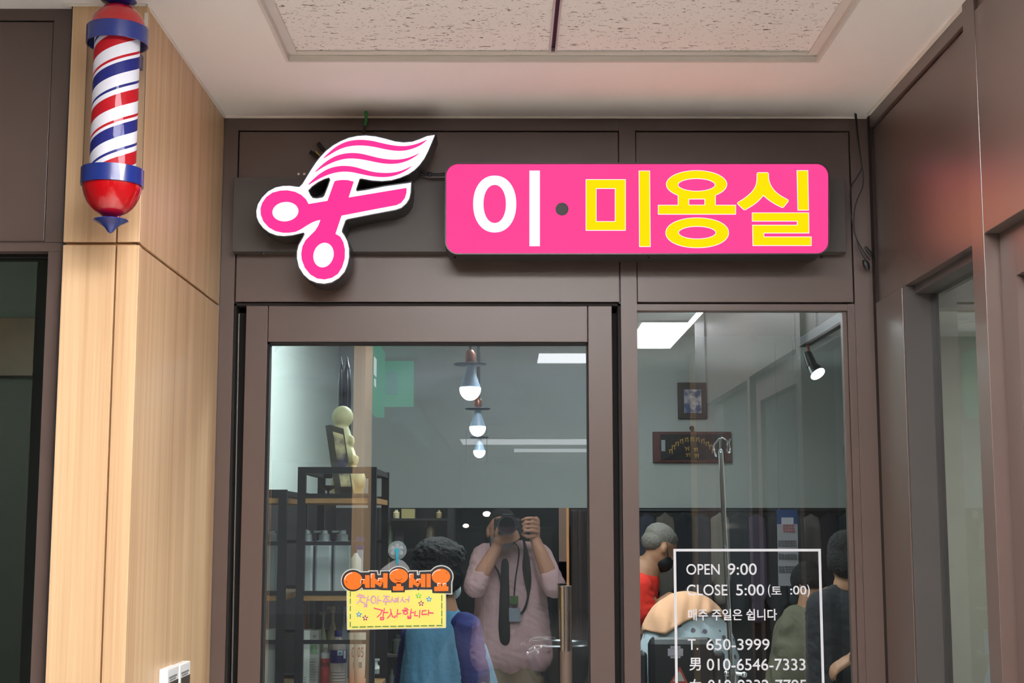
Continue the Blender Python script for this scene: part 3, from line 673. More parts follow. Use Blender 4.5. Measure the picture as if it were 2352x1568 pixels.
for q in (ellp(335,740,142,134),[(515,655),(583,655),(583,845),(515,845),(510,790),(445,783),(448,718),(515,716)],[(598,630),(662,628),(664,705),(700,728),(776,775),(745,834),(664,780),(664,842),(598,842)],[(785,627),(853,627),(848,850),(785,848),(785,762),(708,760),(710,697),(785,695)],
 ellp(1018,670,140,112),[(983,762),(1052,762),(1052,820),(1088,822),(1088,885),(932,887),(932,822),(983,820)],[(1176,632),(1244,630),(1243,705),(1340,778),(1305,838),(1235,790),(1228,843),(1172,840)],[(1352,640),(1420,640),(1418,838),(1352,836),(1352,772),(1287,770),(1287,712),(1352,708)],rect(1434,636,1498,838),
 ellp(1652,676,138,115),[(1600,775),(1655,778),(1657,822),(1682,822),(1680,780),(1735,780),(1736,824),(1765,826),(1762,892),(1552,896),(1550,830),(1600,828)]): osh([q])
b=B()
W=lambda pts:[ (P(A[0]+x/A[2],A[1]+y/A[2],YC).x,P(A[0]+x/A[2],A[1]+y/A[2],YC).z) for x,y in pts]
u=1/A[2]/885
def rib(name,strokes,w,mat,lift=.0024,split=False):
    if split:
        for s_ in strokes: rib(name,[s_],w,mat,lift)
        return
    bm=B()
    for i,s_ in enumerate(strokes): ribbon(bm,W(s_),w*u,YC-lift-.00002*i)
    return obj(name,bm,mat,card,fin=False)
rib('highlight',[arc(335,740,130,118,190,262,8),[(604,695),(604,640),(638,638)],[(712,745),(712,704),(762,702)],arc(1018,670,138,100,195,265,8),[(1183,690),(1183,640),(1222,636)],[(1290,748),(1290,715),(1340,712)],arc(1652,676,134,100,190,265,8),[(1600,815),(1602,778),(1645,778)],[(1680,815),(1684,782),(1725,780)],[(452,775),(455,722),(505,720)]],9,wht,split=True)
rib('face_marks',[arc(1015,690,58,42,25,155,10),[(956,615),(958,618)],[(1088,633),(1090,636)],[(232,755),(240,766),(246,757)],[(1728,617),(1735,628),(1741,620)]],7,ink,split=True)
rib('purple_writing',[[(420,942),(500,963)],[(388,968),(525,993)],[(455,985),(425,1050),(390,1080)],[(440,1035),(475,1068),(500,1062)],[(562,968),(530,1085)],[(545,1022),(580,1030)],[(500,1092),(550,1100)],[(535,1100),(497,1133)],[(515,1115),(542,1133)],ellp(640,1022,36,56,n=18)+[(676,1022)],[(708,975),(702,1090)],[(704,1030),(755,1035)],[(790,965),(880,975)],[(838,975),(788,1042)],[(828,1000),(872,1035)],[(780,1050),(882,1050)],[(830,1055),(822,1100)],[(925,990),(898,1058)],[(925,1020),(955,1060),(975,1055)],[(965,1008),(1002,1006)],[(960,1035),(1000,1035)],[(1012,985),(1008,1065)],[(1082,985),(1045,1055)],[(1075,1020),(1105,1060),(1122,1055)],[(1120,1020),(1162,1020)],[(1175,970),(1166,1058)]],13,purple)
rib('pink_writing',[[(648,1148),(775,1182),(745,1240),(697,1283)],[(803,1155),(782,1275)],[(790,1215),(858,1215)],[(745,1290),(797,1290),(790,1322),(748,1325),(745,1290)],[(895,1165),(905,1215),(885,1265),(850,1298)],[(905,1215),(925,1275),(960,1290),(967,1262)],[(1002,1170),(990,1285)],[(995,1235),(1048,1230)],[(1105,1148),(1150,1156)],[(1072,1182),(1162,1176)],ellp(1120,1217,32,24,n=14)+[(1152,1217)],[(1208,1165),(1192,1260)],[(1200,1215),(1243,1215)],[(1155,1265),(1155,1302),(1196,1305),(1203,1265)],[(1155,1285),(1198,1285)],[(1267,1195),(1258,1262),(1303,1262)],[(1338,1180),(1328,1290)],[(1430,1182),(1372,1190),(1367,1245),(1442,1238)],[(1468,1180),(1462,1255)],[(1464,1215),(1537,1222)]],14,hot)
ds=[[(293,y),(292,y+70)] for y in (905,1010,1120,1240,1358)]+[[(x,1433-(x-320)*.018),(x+82,1432-(x-320)*.018)] for x in range(322,1640,115)]+[[(1665,y),(1664,y+85)] for y in (955,1070,1185,1300)]
rib('dashed_border',ds,11,dgr)
fl={'g':M('petal_green',(90,200,40)),'b':M('petal_blue',(20,150,215)),'m':M('petal_maroon',(150,20,80))}
for fx,fy,kk in ((1318,965,'g'),(1472,1015,'b'),(1355,1080,'m'),(422,1245,'b'),(517,1298,'m')):
    rib('flower',[[(fx+18*math.cos(R(a_)),fy+18*math.sin(R(a_))),(fx+36*math.cos(R(a_)),fy+36*math.sin(R(a_)))] for a_ in range(-90,270,72)],15,fl[kk])
    rib('flower_centre',[[(fx,fy),(fx+1,fy)]],22,wht)
# clear hanging tab and suction cup
clearp=M('clear_plastic',(170,176,182),rough=.12,alpha=.28,spec=.6)
tab=[(742,575),(860,482),(950,432),(1000,420),(1060,428),(1110,460),(1150,510),(1190,575)]
flat('hanging_tab',[pix(tab,YC,*A),pix(ellp(1003,470,14,14,n=16),YC,*A)],YC+.0004,.0008,clearp,card)
sc_=thing('suction_cup_hook','clear suction cup with flower print and blue hook above the welcome card','hook',P(912,1290,YC))
cc_=P(A[0]+995/A[2],A[1]+285/A[2],YC+.006)
rr=140*u
b=B(); lathe(b,(cc_.x,cc_.y,cc_.z),[(rr,0.004),(rr,.002),(rr*.96,0),(rr*.7,-.004),(rr*.35,-.007),(0,-.008)],axis='Y',n=40); obj('cup',b,M('cup_clear',(170,190,192),rough=.08,alpha=.22,spec=.8),sc_)
b=B()
for a_ in range(0,360,60): 
    q=Vector((cc_.x+rr*.5*math.cos(R(a_+30)),cc_.y-.0065,cc_.z+rr*.5*math.sin(R(a_+30)))); ell(b,q,(rr*.24,.0006,rr*.24),n=12)
ell(b,(cc_.x,cc_.y-.008,cc_.z),(rr*.4,.0007,rr*.4),n=14)
obj('flower_print',b,M('flower_print',(150,158,164),rough=.4,alpha=.5),sc_)
bl=M('hook_blue',(40,150,175),rough=.2,spec=.7)
b=B(); h=P(A[0]+992/A[2],A[1]+285/A[2],YC-.004); e1=P(A[0]+997/A[2],A[1]+470/A[2],YC-.007)
tube(b,(cc_.x,cc_.y-.006,cc_.z),(cc_.x,cc_.y-.012,cc_.z),.006); path(b,[(h.x,cc_.y-.012,h.z),((h.x+e1.x)/2,cc_.y-.014,(h.z+e1.z)/2),(e1.x,cc_.y-.012,e1.z),(e1.x+.001,cc_.y-.004,e1.z-.003),(e1.x+.001,cc_.y+.0,e1.z+.002)],lambda t:.004-.0022*t); obj('hook',b,bl,sc_)
# ================================================================ window lettering
YL=YW+.0292
vin=M('white_vinyl',(206,208,214),rough=.4,var=.02)
wlt_=thing('window_lettering','white vinyl opening hours and phone numbers in a thin frame on the window','lettering',P(1720,1600,YL))
def wp(x,y): return (1440+x/3.663,1140+y/3.663)
fo=[P(1547,1260,YL),P(1885.5,1260,YL)]
x0=X(1549,1400,YL)-.0005; x1=X(1889,1400,YL); zt_=Z(1716,1260,YL); 
b=B(); t=.0067
box(b,x0,x0+t,YL-.0006,YL,.75,zt_); box(b,x1-t,x1,YL-.0006,YL,.75,zt_); box(b,x0+t,x1-t,YL-.0006,YL,zt_-t,zt_); box(b,x0+t,x1-t,YL-.0006,YL,.75,.75+t)
obj('border',b,vin,wlt_)
for s_,a0,b0,a1,b1 in (('OPEN',500,567,780,657),('9:00',848,562,1092,659),('CLOSE',503,740,845,832),('5:00',918,738,1155,832),('(',1187,740,1208,844),('토',1215,757,1300,824),(':00',1374,750,1510,824),(')',1516,740,1538,844),
  ('매주 주일은 쉽니다',515,945,1262,1042),('T.',513,1198,600,1290),('650-3999',668,1196,1200,1292),('男',525,1356,622,1463),('010-6546-7333',672,1363,1502,1462),('女',527,1535,625,1635),('010-8332-7795',680,1540,1510,1638)):
    q0=wp(a0,b0); q1=wp(a1,b1)
    text('lettering_line',s_,q0[0],q0[1],q1[0],q1[1],YL-.0006,vin,wlt_,fat=.014 if any(ord(c)>255 for c in s_) else .006)
# ================================================================ salon interior shell
YS=9.4; ZB2=Z(1200,1166,YS)
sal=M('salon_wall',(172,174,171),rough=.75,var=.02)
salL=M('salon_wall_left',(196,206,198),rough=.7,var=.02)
dado=M('dark_dado',(34,30,29),rough=.6)
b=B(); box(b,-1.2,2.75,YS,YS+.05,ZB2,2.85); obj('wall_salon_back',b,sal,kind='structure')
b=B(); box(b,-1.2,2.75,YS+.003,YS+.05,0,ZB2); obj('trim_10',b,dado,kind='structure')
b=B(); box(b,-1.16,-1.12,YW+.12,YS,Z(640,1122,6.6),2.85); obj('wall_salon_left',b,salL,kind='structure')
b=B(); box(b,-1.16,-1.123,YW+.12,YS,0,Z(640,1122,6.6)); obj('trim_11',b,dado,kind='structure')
b=B(); slab([(1.05,3.83),(1.07,3.83),(1.26,5.0),(1.24,5.0)],0,2.85); slab([(1.24,5.0),(1.26,5.0),(2.7,9.4),(2.66,9.4)],0,2.85); obj('wall_salon_right',b,sal,kind='structure')
b=B(); box(b,-1.2,2.75,YW+.12,YS+.05,2.80,2.85); obj('ceiling_salon',b,M('salon_ceiling',(215,220,220),rough=.8),kind='structure')
b=B(); box(b,-4,4.5,YW+.05,9.5,-.1,0); box(b,4.0,4.6,.8,YW+.05,-.1,0); obj('floor_salon',b,M('salon_floor',(120,112,104),rough=.4),kind='structure')
# ================================================================ pendants
socketm=M('pendant_copper',(150,95,80),rough=.3,metal=.6); shadem=M('pendant_disc',(60,72,92),rough=.35); bodym=M('bulb_body',(170,190,215),rough=.3)
glow=emis('bulb_glow',(255,255,255),9)
ylist=[(1080,905,4.4,50,'nearest and largest'),(1097,991,6.05,38,'middle'),(1101,1043,8.1,28,'farthest and smallest')]
for i,(px,py,Y,w,wd) in enumerate(ylist):
    p=P(px,py-w*.26,Y); s=w/(3293/Y)  # bulb diameter
    t=thing('pendant_lamp','hanging bulb lamp inside the salon, the '+wd+' of three in a line','pendant lamp',(p.x,p.y,p.z),'bulb lamps hanging in a line inside the salon')
    r=s/2
    b=B(); lathe(b,p,[(r*math.sin(R(a_)),-r*1.12*math.cos(R(a_))) for a_ in range(0,91,9)]+[(r*.97,.003),(0,.004)],n=32); obj('bulb',b,glow,t)
    b=B(); lathe(b,p,[(r*.93,.004),(r*.9,.01),(r*.62,r*1.1),(r*.42,r*1.8),(r*.4,r*2.2)],n=24); obj('bulb_body',b,bodym,t)
    b=B(); lathe(b,p,[(r*.4,r*2.15),(r*1.5,r*2.2),(r*1.55,r*2.3),(r*.5,r*2.45)],n=32); obj('shade_disc',b,shadem,t)
    b=B(); lathe(b,p,[(r*.45,r*2.3),(r*.5,r*2.4),(r*.5,r*3.3),(r*.3,r*3.6),(0,r*3.65)],n=20); obj('socket',b,socketm,t)
    b=B(); tube(b,(p.x,p.y,p.z+r*3.5),(p.x,p.y,2.80),.004); obj('cord',b,black,t)
# ================================================================ shelf units
def zr(r,Y=5.4): return Z(700,r,Y)
YSh=5.4; YSb=6.0; pw=.030
board=woodmat('shelf_board',(150,112,66),(176,136,88),6,6)
def shelf(x0,x1,zt_,lab):
    t=thing('shelf_unit',lab,'shelf',((x0+x1)/2,(YSh+YSb)/2,0),'black metal shelf units inside the salon')
    for Y0 in (YSh,YSb-pw):
        for xx in (x0,x1-pw):
            b=B(); box(b,xx,xx+pw,Y0,Y0+pw,0,zt_); obj('post',b,black,t)
        b=B(); box(b,x0+pw,x1-pw,Y0,Y0+pw,zt_-.024,zt_); obj('top_rail',b,black,t)
        for rr_ in (1243,1470,1700): b=B(); box(b,x0+pw,x1-pw,Y0+.004,Y0+pw-.004,zr(rr_+9),zr(rr_)); obj('cross_rail',b,black,t)
    for yy in (x0,x1-pw):
        b=B(); 
        for zz in (zt_-.024,): box(b,yy+.004,yy+pw-.004,YSh+pw,YSb-pw,zz,zz+.02)
        obj('side_rail',b,black,t)
    for rr_ in (1133,1357,1585,1810):
        z=zr(rr_)
        bo=B(); box(bo,x0+.004,x1-.004,YSh+.005,YSb-.005,z-.036,z-.016); bo=obj('shelf_board',bo,board,t)
        for ya_ in (YSh+.003,YSb-pw+.003): b=B(); box(b,x0+pw,x1-pw,ya_,ya_+pw-.006,z-.016,z); obj('shelf_lip',b,black,bo,label='black metal lip')
    return t
xs0=X(680,1300,YSh); xs1=X(862,1300,YSh)
shelf(xs0,xs1,zr(1072),'black metal shelf unit with wood boards holding grey pump bottles')
xq1=X(655,1300,YSh)
shelf(-1.115,xq1,zr(1124),'black metal shelf unit mostly hidden behind the left door stile')
# diagonal braces behind
b=B(); tube(b,(xq1+.03,YSb-.05,.05),(xq1+.0,YSb-.12,zr(1300)),.006); obj('brace_rod',b,black,label='thin dark rod leaning between the two shelf units',cat='rod')
def stand(r): return zr(r)-.016   # top of a board whose lip top is at row r
# grey pump bottles
silver=M('bottle_silver',(200,212,210),rough=.32,metal=.25); pump=M('pump_steel',(178,188,188),rough=.25,metal=.5)
zb_=stand(1357)
def pbottle(x0,x1,lab,Y0=5.47,ht=1252,mat=silver,group='grey pump bottles on the middle shelf'):
    xc=(X(x0,1300,Y0)+X(x1,1300,Y0))/2; w=(X(x1,1300,Y0)-X(x0,1300,Y0))/2; zt_=zr(1246,Y0)
    t=thing('pump_bottle',lab,'bottle',(xc,Y0+w,zb_),group)
    b=B(); box(b,xc-w,xc+w,Y0,Y0+2*w,zb_,zt_); obj('body',b,mat,t,bevel=.008)
    b=B(); lathe(b,(xc,Y0+w,0),[(w*.95,zt_),(w*.95,zt_+.006),(w*.72,zt_+.008),(w*.70,zt_+.030),(w*.5,zt_+.034),(w*.42,zt_+.046),(w*.2,zt_+.047)],n=24)
    box(b,xc-w*1.3,xc+w*.3,Y0+w-.006,Y0+w+.006,zt_+.038,zt_+.046); po=obj('pump',b,pump,t)
    b=B(); ell(b,(xc,Y0+w,zt_+.046),(w*.45,w*.45,.003)); obj('pump_button',b,pump,po)
    return t
pbottle(686,718,'grey square pump bottle, left one of the three on the middle shelf')
pbottle(723,760,'grey square pump bottle, middle one of the three on the middle shelf')
pbottle(765,802,'grey square pump bottle, right one of the three beside the welcome card')
pbottle(606,636,'grey square pump bottle seen alone left of the dark shelf post')
for x_ in (712,770):
    b=B(); xc=X(x_,1240,5.75); lathe(b,(xc,5.78,0),[(.02,zb_),(.022,zb_+.02),(.022,zr(1256,5.75)),(.018,zr(1240,5.75)),(.018,zr(1236,5.75)),(0,zr(1235,5.75))],n=20); obj('shampoo_bottle',b,M('purple_cap',(70,40,110)),label='purple capped bottle behind the '+('left' if x_==712 else 'right')+' grey pump bottle',cat='bottle')
# small cream jar and blue tube right of bottles
b=B(); xc=X(815,1300,5.5); lathe(b,(xc,5.53,0),[(.02,zb_),(.022,zb_+.01),(.021,zr(1285,5.5)),(.012,zr(1277,5.5)),(.006,zr(1270,5.5)),(0,zr(1270,5.5))],n=24); obj('lotion_bottle',b,M('cream_plastic',(196,200,186),rough=.3),label='small cream lotion bottle above the left end of the welcome card',cat='bottle')
t=thing('hair_dye_tube','tall pale blue tube with dark blue top behind the cream bottle','tube',(X(826,1300,5.6),5.62,zb_),None)
b=B(); pbox(b,819,1262,833,1345,5.61,5.63); obj('body',b,M('tube_pale_blue',(150,165,190)),t); b=B(); pbox(b,818,1233,834,1262,5.608,5.632); obj('cap',b,M('tube_blue',(30,50,120)),t)
# ---- lower shelf
zl=stand(1585)
boxw=M('carton_white',(222,228,218),rough=.6); boxs=M('carton_side',(160,158,152),rough=.6)
txt_g=M('green_print',(60,165,70)); txt_d=M('grey_print',(110,112,110)); txt_r=M('rust_print',(170,70,55))
def carton(x0,x1,xm_,rt,Y0,lab,marks=True):
    t=thing('product_carton',lab,'box',(X((x0+x1)/2,1500,Y0),Y0+.03,zl),'product cartons on the lower shelf')
    b=B(); a=X(x0,1500,Y0); m_=X(xm_,1500,Y0); c_=X(x1,1500,Y0); zt_=Z(x0,rt,Y0)
    box(b,a,m_,Y0,Y0+.07,zl,zt_); obj('carton_front',b,boxw,t)
    b=B(); box(b,m_,c_,Y0+.001,Y0+.07,zl,zt_-.001); obj('carton_side',b,boxs,t)
    if marks:
        text('printed_number','02',xm_+3,1480,x1-2,1501,Y0-.0005,txt_g,t)
        b=B(); 
        for i in range(9): pbox(b,xm_+2,1512+i*6,x1-4-(i*7%5),1513.5+i*6,Y0-.0004,Y0+.001)
        pbox(b,xm_+8,1458,x1-5,1464,Y0-.0004,Y0+.001)
        for i in range(3): pbox(b,x0+2,1555+i*5,xm_-8,1556.5+i*5,Y0-.0006,Y0+.001)
        obj('printed_text',b,txt_d,t)
carton(684,731,711,1447,5.47,'tall white carton with a green number 02 on the lower shelf')
carton(606,634,633,1445,5.47,'tall white carton left of the dark shelf post',False)
# red hair spray tube
t=thing('styling_tube','red and white styling tube with a white pump beside the water bottle','tube',(X(747,1500,5.5),5.52,zl))
xc=X(747,1540,5.52); 
redp=M('tube_red',(196,84,80),rough=.4); whp=M('tube_white',(205,208,205),rough=.35)
b=B(); lathe(b,(xc,5.52,0),[(.0165,zl),(.0172,zl+.004),(.0172,zr(1512,5.5))],n=28); obj('red_body',b,redp,t)
b=B(); lathe(b,(xc,5.52,0),[(.0172,zr(1512,5.5)),(.0172,zr(1500,5.5)),(.015,zr(1499,5.5)),(.007,zr(1498,5.5)),(.007,zr(1490,5.5)),(.009,zr(1489,5.5)),(.008,zr(1480,5.5)),(0,zr(1479,5.5))],n=28); obj('white_top',b,whp,t)
text('printed_text','Style',737,1518,757,1534,5.5,M('black_print',(30,26,26)),t)
# water bottle
t=thing('water_bottle','clear water bottle with a dark blue cap and label','bottle',(X(777,1500,5.46),5.48,zl))
xc=X(777,1500,5.48); yc_=5.48
clearb=M('bottle_clear',(206,190,182),rough=.12,alpha=.45,spec=.8); wb=M('label_navy',(38,36,100),rough=.35)
b=B(); prof=[(.026,zl),(.031,zl+.006)]
for i in range(7): z=zl+.012+i*.011; prof+=[(.031,z),(.0285,z+.005)]
prof+=[(.0318,zr(1524,5.48)),(.032,zr(1495,5.48)),(.030,zr(1482,5.48)),(.020,zr(1470,5.48)),(.0125,zr(1463,5.48)),(.0115,zr(1456,5.48))]
lathe(b,(xc,yc_,0),prof,n=32); obj('body',b,clearb,t)
b=B(); lathe(b,(xc,yc_,0),[(.0326,zr(1521,5.48)),(.0328,zr(1519,5.48)),(.0328,zr(1493,5.48)),(.0322,zr(1491,5.48))],n=32); bmesh.ops.delete(b,geom=[f for f in b.faces if len(f.verts)>4],context='FACES'); obj('label',b,wb,t)
b=B(); pbox(b,775,1494,787,1505,5.445,5.452); obj('label_square',b,whp,t); b=B(); pbox(b,789,1494,794,1512,5.449,5.456); obj('label_strip',b,whp,t)
b=B(); p=P(781,1499.5,5.444); ell(b,p,(.005,.001,.005)); obj('label_drop',b,M('drop_blue',(30,150,205)),t)
b=B(); lathe(b,(xc,yc_,0),[(.0145,zr(1461,5.48)),(.0155,zr(1459,5.48)),(.0155,zr(1449,5.48)),(.014,zr(1447,5.48)),(0,zr(1447,5.48))],n=32); obj('cap',b,wb,t)
# squeeze tubes with 05
for (a0,a1,Y0,lab) in ((799,826,5.56,'white to peach squeeze tube marked 05, rear one'),(812,840,5.50,'white to peach squeeze tube marked 05, front one')):
    t=thing('squeeze_tube',lab,'tube',(X((a0+a1)/2,1500,Y0),Y0,zl))
    gm,nt,N,L,bs=newmat('peach_gradient_print')
    tc=N.new('ShaderNodeTexCoord'); sp=N.new('ShaderNodeSeparateXYZ'); L.new(tc.outputs['Object'],sp.inputs[0])
    mr=N.new('ShaderNodeMapRange'); mr.inputs['From Min'].default_value=zl+.02; mr.inputs['From Max'].default_value=zr(1500,Y0)
    L.new(sp.outputs['Z'],mr.inputs['Value']); mx=N.new('ShaderNodeMix'); mx.data_type='RGBA'; mx.inputs['A'].default_value=lin((222,140,110)); mx.inputs['B'].default_value=lin((210,206,190)); L.new(mr.outputs[0],mx.inputs['Factor']); L.new(mx.outputs['Result'],bs.inputs['Base Color'])
    b=B(); x0_=X(a0,1500,Y0);x1_=X(a1,1500,Y0); xm_=(x0_+x1_)/2; w=(x1_-x0_)/2
    rings=[]
    for z,ry,rx in ((zl,.016,w*.75),(zl+.03,.018,w*.85),((zl+zr(1470,Y0))/2,.012,w*.95),(zr(1462,Y0),.002,w),(zr(1452,Y0),.002,w)):
        rings.append([b.verts.new((xm_+rx*math.cos(2*math.pi*q/24),Y0+ry*math.sin(2*math.pi*q/24),z)) for q in range(24)])
    for A_,B_ in zip(rings,rings[1:]):
        for q in range(24): b.faces.new((A_[q],A_[(q+1)%24],B_[(q+1)%24],B_[q])).smooth=True
    b.faces.new(rings[0][::-1]); b.faces.new(rings[-1]); obj('tube_body',b,gm,t)
    text('printed_number','05',a0+9,1486,a1-5,1509,Y0-.0135,txt_r,t)
    b=B(); pbox(b,a0+12,1520,a0+19,1534,Y0-.0152,Y0-.012); obj('printed_text',b,txt_d,t)
# back row on lower shelf
for (x0,x1,rt,nm,lab,c,Yb) in ((734,750,1405,'spray_bottle','pale green tinted spray bottle at the back of the lower shelf',(150,160,130),5.8),(752,775,1392,'pump_bottle','cream pump bottle at the back of the lower shelf, left one',(178,172,140),5.85),(776,800,1392,'pump_bottle','blue grey pump bottle at the back of the lower shelf, beside the welcome card',(120,130,140),5.8)):
    xc=(X(x0,1450,Yb)+X(x1,1450,Yb))/2; w=(X(x1,1450,Yb)-X(x0,1450,Yb))/2
    b=B(); zt_=Z(x0,rt,Yb); h=zt_-zl
    lathe(b,(xc,Yb,zl),[(w*.95,0),(w,.01),(w,h*.62),(w*.5,h*.76),(w*.3,h*.8),(w*.3,h*.92),(w*.5,h*.93),(w*.5,h),(0,h)],n=24); box(b,xc-w*1.1,xc,Yb-.006,Yb+.006,zt_-.012,zt_)
    obj(nm,b,M('bottle_'+str(x0),c,rough=.3),label=lab,cat='bottle')
for px,c_ in ((700,(170,120,70)),(716,(74,80,66))):
    b=B(); pbox(b,px-5,1368,px+4,1448,5.86,5.9,row=1400); obj('wood_stick' if px==700 else 'green_folder',b,M('stick'+str(px),c_),label='upright '+('orange wooden strip' if px==700 else 'dark green strip')+' behind the white 02 carton',cat='strip')
# ---- top shelf: statue, leaning picture, candle holder, vase
zt_=stand(1133); ivory=M('ivory_plaster',(206,200,150),rough=.5,var=.08,scale=(30,30,30),bump=.1,bscale=60)
Ys=5.75
def S_(px,py,dy=0): return P(px,py,Ys+dy)
t=thing('statue','seated cream plaster figure on the top shelf behind the leaning picture','statue',(S_(795,1130).x,Ys,zt_))
b=B(); u_=Ys/3293
ell(b,S_(787,957),(25*u_,25*u_,26*u_)); ell(b,S_(784,1010),(24*u_,.05,40*u_)); ell(b,S_(790,1065),(30*u_,.06,55*u_)); ell(b,S_(800,1110),(40*u_,.08,34*u_)); 
ell(b,S_(806,1012,-.02),(9*u_,.02,13*u_)); caps(b,S_(800,1035,-.02),S_(815,1060,-.06),.020,.016); ell(b,S_(818,1055,-.06),(7*u_,.015,10*u_)); ell(b,S_(822,1100,-.04),(18*u_,.04,22*u_))
p=S_(797,1128); lathe(b,(p.x,Ys,zt_),[(.055,0),(.06,.01),(.058,.03),(.05,.05)],n=24,sx=1.15)
blob('figure',b,ivory,t,vox=.006,sm=3)
b=B(); 
q=[P(759,975,5.60),P(789,984,5.60),P(812,1133,5.47),P(782,1133,5.47)]
qq=[Vector((v.x,v.y,v.z)) for v in q]; 
n_=Vector((.25,-.9,.2)).normalized()
for v in qq[2:]: v.z=max(v.z,zt_+.002)
fv=[b.verts.new(v) for v in qq]; bv=[b.verts.new(v-n_*.014+Vector((-.018,0,0))) for v in qq]
b.faces.new(fv); b.faces.new(bv[::-1])
for i in range(4): b.faces.new((fv[i],fv[(i+1)%4],bv[(i+1)%4],bv[i]))
pic=thing('leaning_picture','small dark framed picture leaning on the cream statue','picture',(qq[3].x,5.47,zt_))
obj('picture_frame',b,M('frame_dark',(74,68,56),rough=.3),pic)
b=B(); c_=sum(qq,Vector())/4; iv=[c_+(v-c_)*.8+n_*.0012 for v in qq]; b.faces.new([b.verts.new(v) for v in iv]); b.faces.new([b.verts.new(v-n_*.0006) for v in iv][::-1])
pm,nt,N,L,bs=newmat('picture_print'); tc=N.new('ShaderNodeTexCoord'); wv=N.new('ShaderNodeTexNoise'); wv.inputs['Scale'].default_value=18; L.new(tc.outputs['Object'],wv.inputs['Vector']); cr=N.new('ShaderNodeValToRGB'); cr.color_ramp.elements[0].color=lin((70,66,84)); cr.color_ramp.elements[0].position=.35; cr.color_ramp.elements[1].color=lin((214,200,150)); cr.color_ramp.elements[1].position=.62; L.new(wv.outputs['Fac'],cr.inputs[0]); L.new(cr.outputs[0],bs.inputs['Base Color']); bs.inputs['Roughness'].default_value=.12; bs.inputs['Specular IOR Level'].default_value=.9
obj('picture_print',b,pm,pic)
b=B(); p=P(754,1133,5.62); lathe(b,(p.x,5.62,zt_),[(.02,0),(.006,.008),(.005,.03),(.03,.045),(.032,.052),(0,.052)],n=24); obj('candle_holder',b,black,label='small black candle holder left of the cream statue',cat='candle holder')
vs_=thing('tall_vase','tall glossy black twin leaf ornament rising behind the cream statue','ornament',(P(790,1133,5.9).x,5.9,zt_))
for px,w,top in ((783,7,819),(795,11,816)):
    b=B(); p=P(px,1000,5.9); pt=P(px,top,5.9); h=pt.z-zt_
    lathe(b,(p.x,5.9+(.0 if px==795 else -.02),zt_),[(w*u_*(.7 if i==0 else 1)*(1 if i<7 else math.sqrt(max(0,1-((i-7)/3)**2))),h*i/10) for i in range(11)],n=24,sy=1.3); obj('leaf',b,blackgl,vs_)
# ================================================================ rear counter shelves behind the welcome card
Yc=7.3
t=thing('display_shelf','dark shelf rack with bottles between the black shelf unit and the person in a vest','shelf',(X(960,1500,Yc),Yc+.15,0))
x0=X(868,1400,Yc); x1=X(1040,1400,Yc)
for xx in (x0,x1-.03):
    b=B(); box(b,xx,xx+.03,Yc,Yc+.3,0,Z(900,1168,Yc)); obj('upright',b,dado,t)
rows=(1190,1262,1330,1400,1503,1590)
for r_ in rows:
    b=B(); z=Z(900,r_,Yc); box(b,x0+.03,x1-.03,Yc,Yc+.3,z-.012,z); obj('shelf_board',b,M('rack_board',(78,72,66),rough=.4) if r_==1503 else dado,t)
stock=[((900,915,1170,1190),(174,162,127)),((920,950,1168,1190),(139,127,87)),((1000,1013,1171,1190),(130,116,87)),((868+18,900,1205,1262),(95,107,84)),((905,925,1215,1262),(72,66,72)),((975,998,1198,1262),(130,113,95)),((878,892,1250,1262),(159,171,58)),
 ((880,893,1282,1330),(174,179,72)),((950,963,1278,1330),(107,101,78)),((985,1000,1290,1330),(87,81,95)),((900,925,1355,1400),(87,92,101)),((945,962,1450,1503),(40,84,174)),((964,978,1455,1503),(235,235,217)),((980,1000,1449,1503),(101,121,159)),((900,925,1460,1503),(87,92,87)),((893,908,1540,1590),(101,101,95)),((942,956,1535,1590),(139,150,121)),((958,966,1538,1590),(101,159,217)),((968,976,1536,1590),(235,232,116)),((950,985,1560,1590),(232,235,232))]
for i,((a0,a1,r0,r1),c_) in enumerate(stock):
    z0=Z(900,r1,Yc); h=Z(900,r0,Yc)-z0; xa=X(a0,1400,Yc+.05); xb=X(a1,1400,Yc+.05); w=(xb-xa)/2
    b=B()
    if i%3==1: box(b,xa,xb,Yc+.05,Yc+.05+2*w,z0,z0+h)
    else: lathe(b,((xa+xb)/2,Yc+.05+w,z0),[(w*.9,0),(w,.005),(w,h*.7),(w*.5,h*.8),(w*.5,h),(0,h)],n=20)
    obj('product_box' if i%3==1 else 'product_bottle',b,M('stock%d'%i,c_,rough=.35),label='small product container on the dark rack beyond the black shelf unit',cat='bottle' if i%3!=1 else 'box',group='products on the dark rack')
# white pump bottle near shelf right
t=thing('pump_bottle','white pump bottle just right of the black shelf unit at the bottom','bottle',(X(862,1550,6.3),6.33,0))
b=B(); p=P(862,1550,6.3); zz=Z(862,1558,6.3); lathe(b,(p.x,6.33,0),[(.022,zz),(.024,zz+.005),(.024,Z(862,1536,6.3)),(.008,Z(862,1527,6.3)),(.007,Z(862,1518,6.3)),(0,Z(862,1518,6.3))],n=24); box(b,p.x-.025,p.x+.015,6.322,6.338,Z(862,1519,6.3),Z(862,1514,6.3)); obj('body',b,M('white_plastic',(190,196,186),rough=.3),t)
b=B(); box(b,X(840,1560,6.3)-.0,X(880,1560,6.3),6.2,6.5,zz-.02,zz); box(b,X(846,1560,6.3),X(852,1560,6.3),6.22,6.26,0,zz-.02); box(b,X(872,1560,6.3),X(878,1560,6.3),6.22,6.26,0,zz-.02);box(b,X(846,1560,6.3),X(852,1560,6.3),6.44,6.48,0,zz-.02); box(b,X(872,1560,6.3),X(878,1560,6.3),6.44,6.48,0,zz-.02)
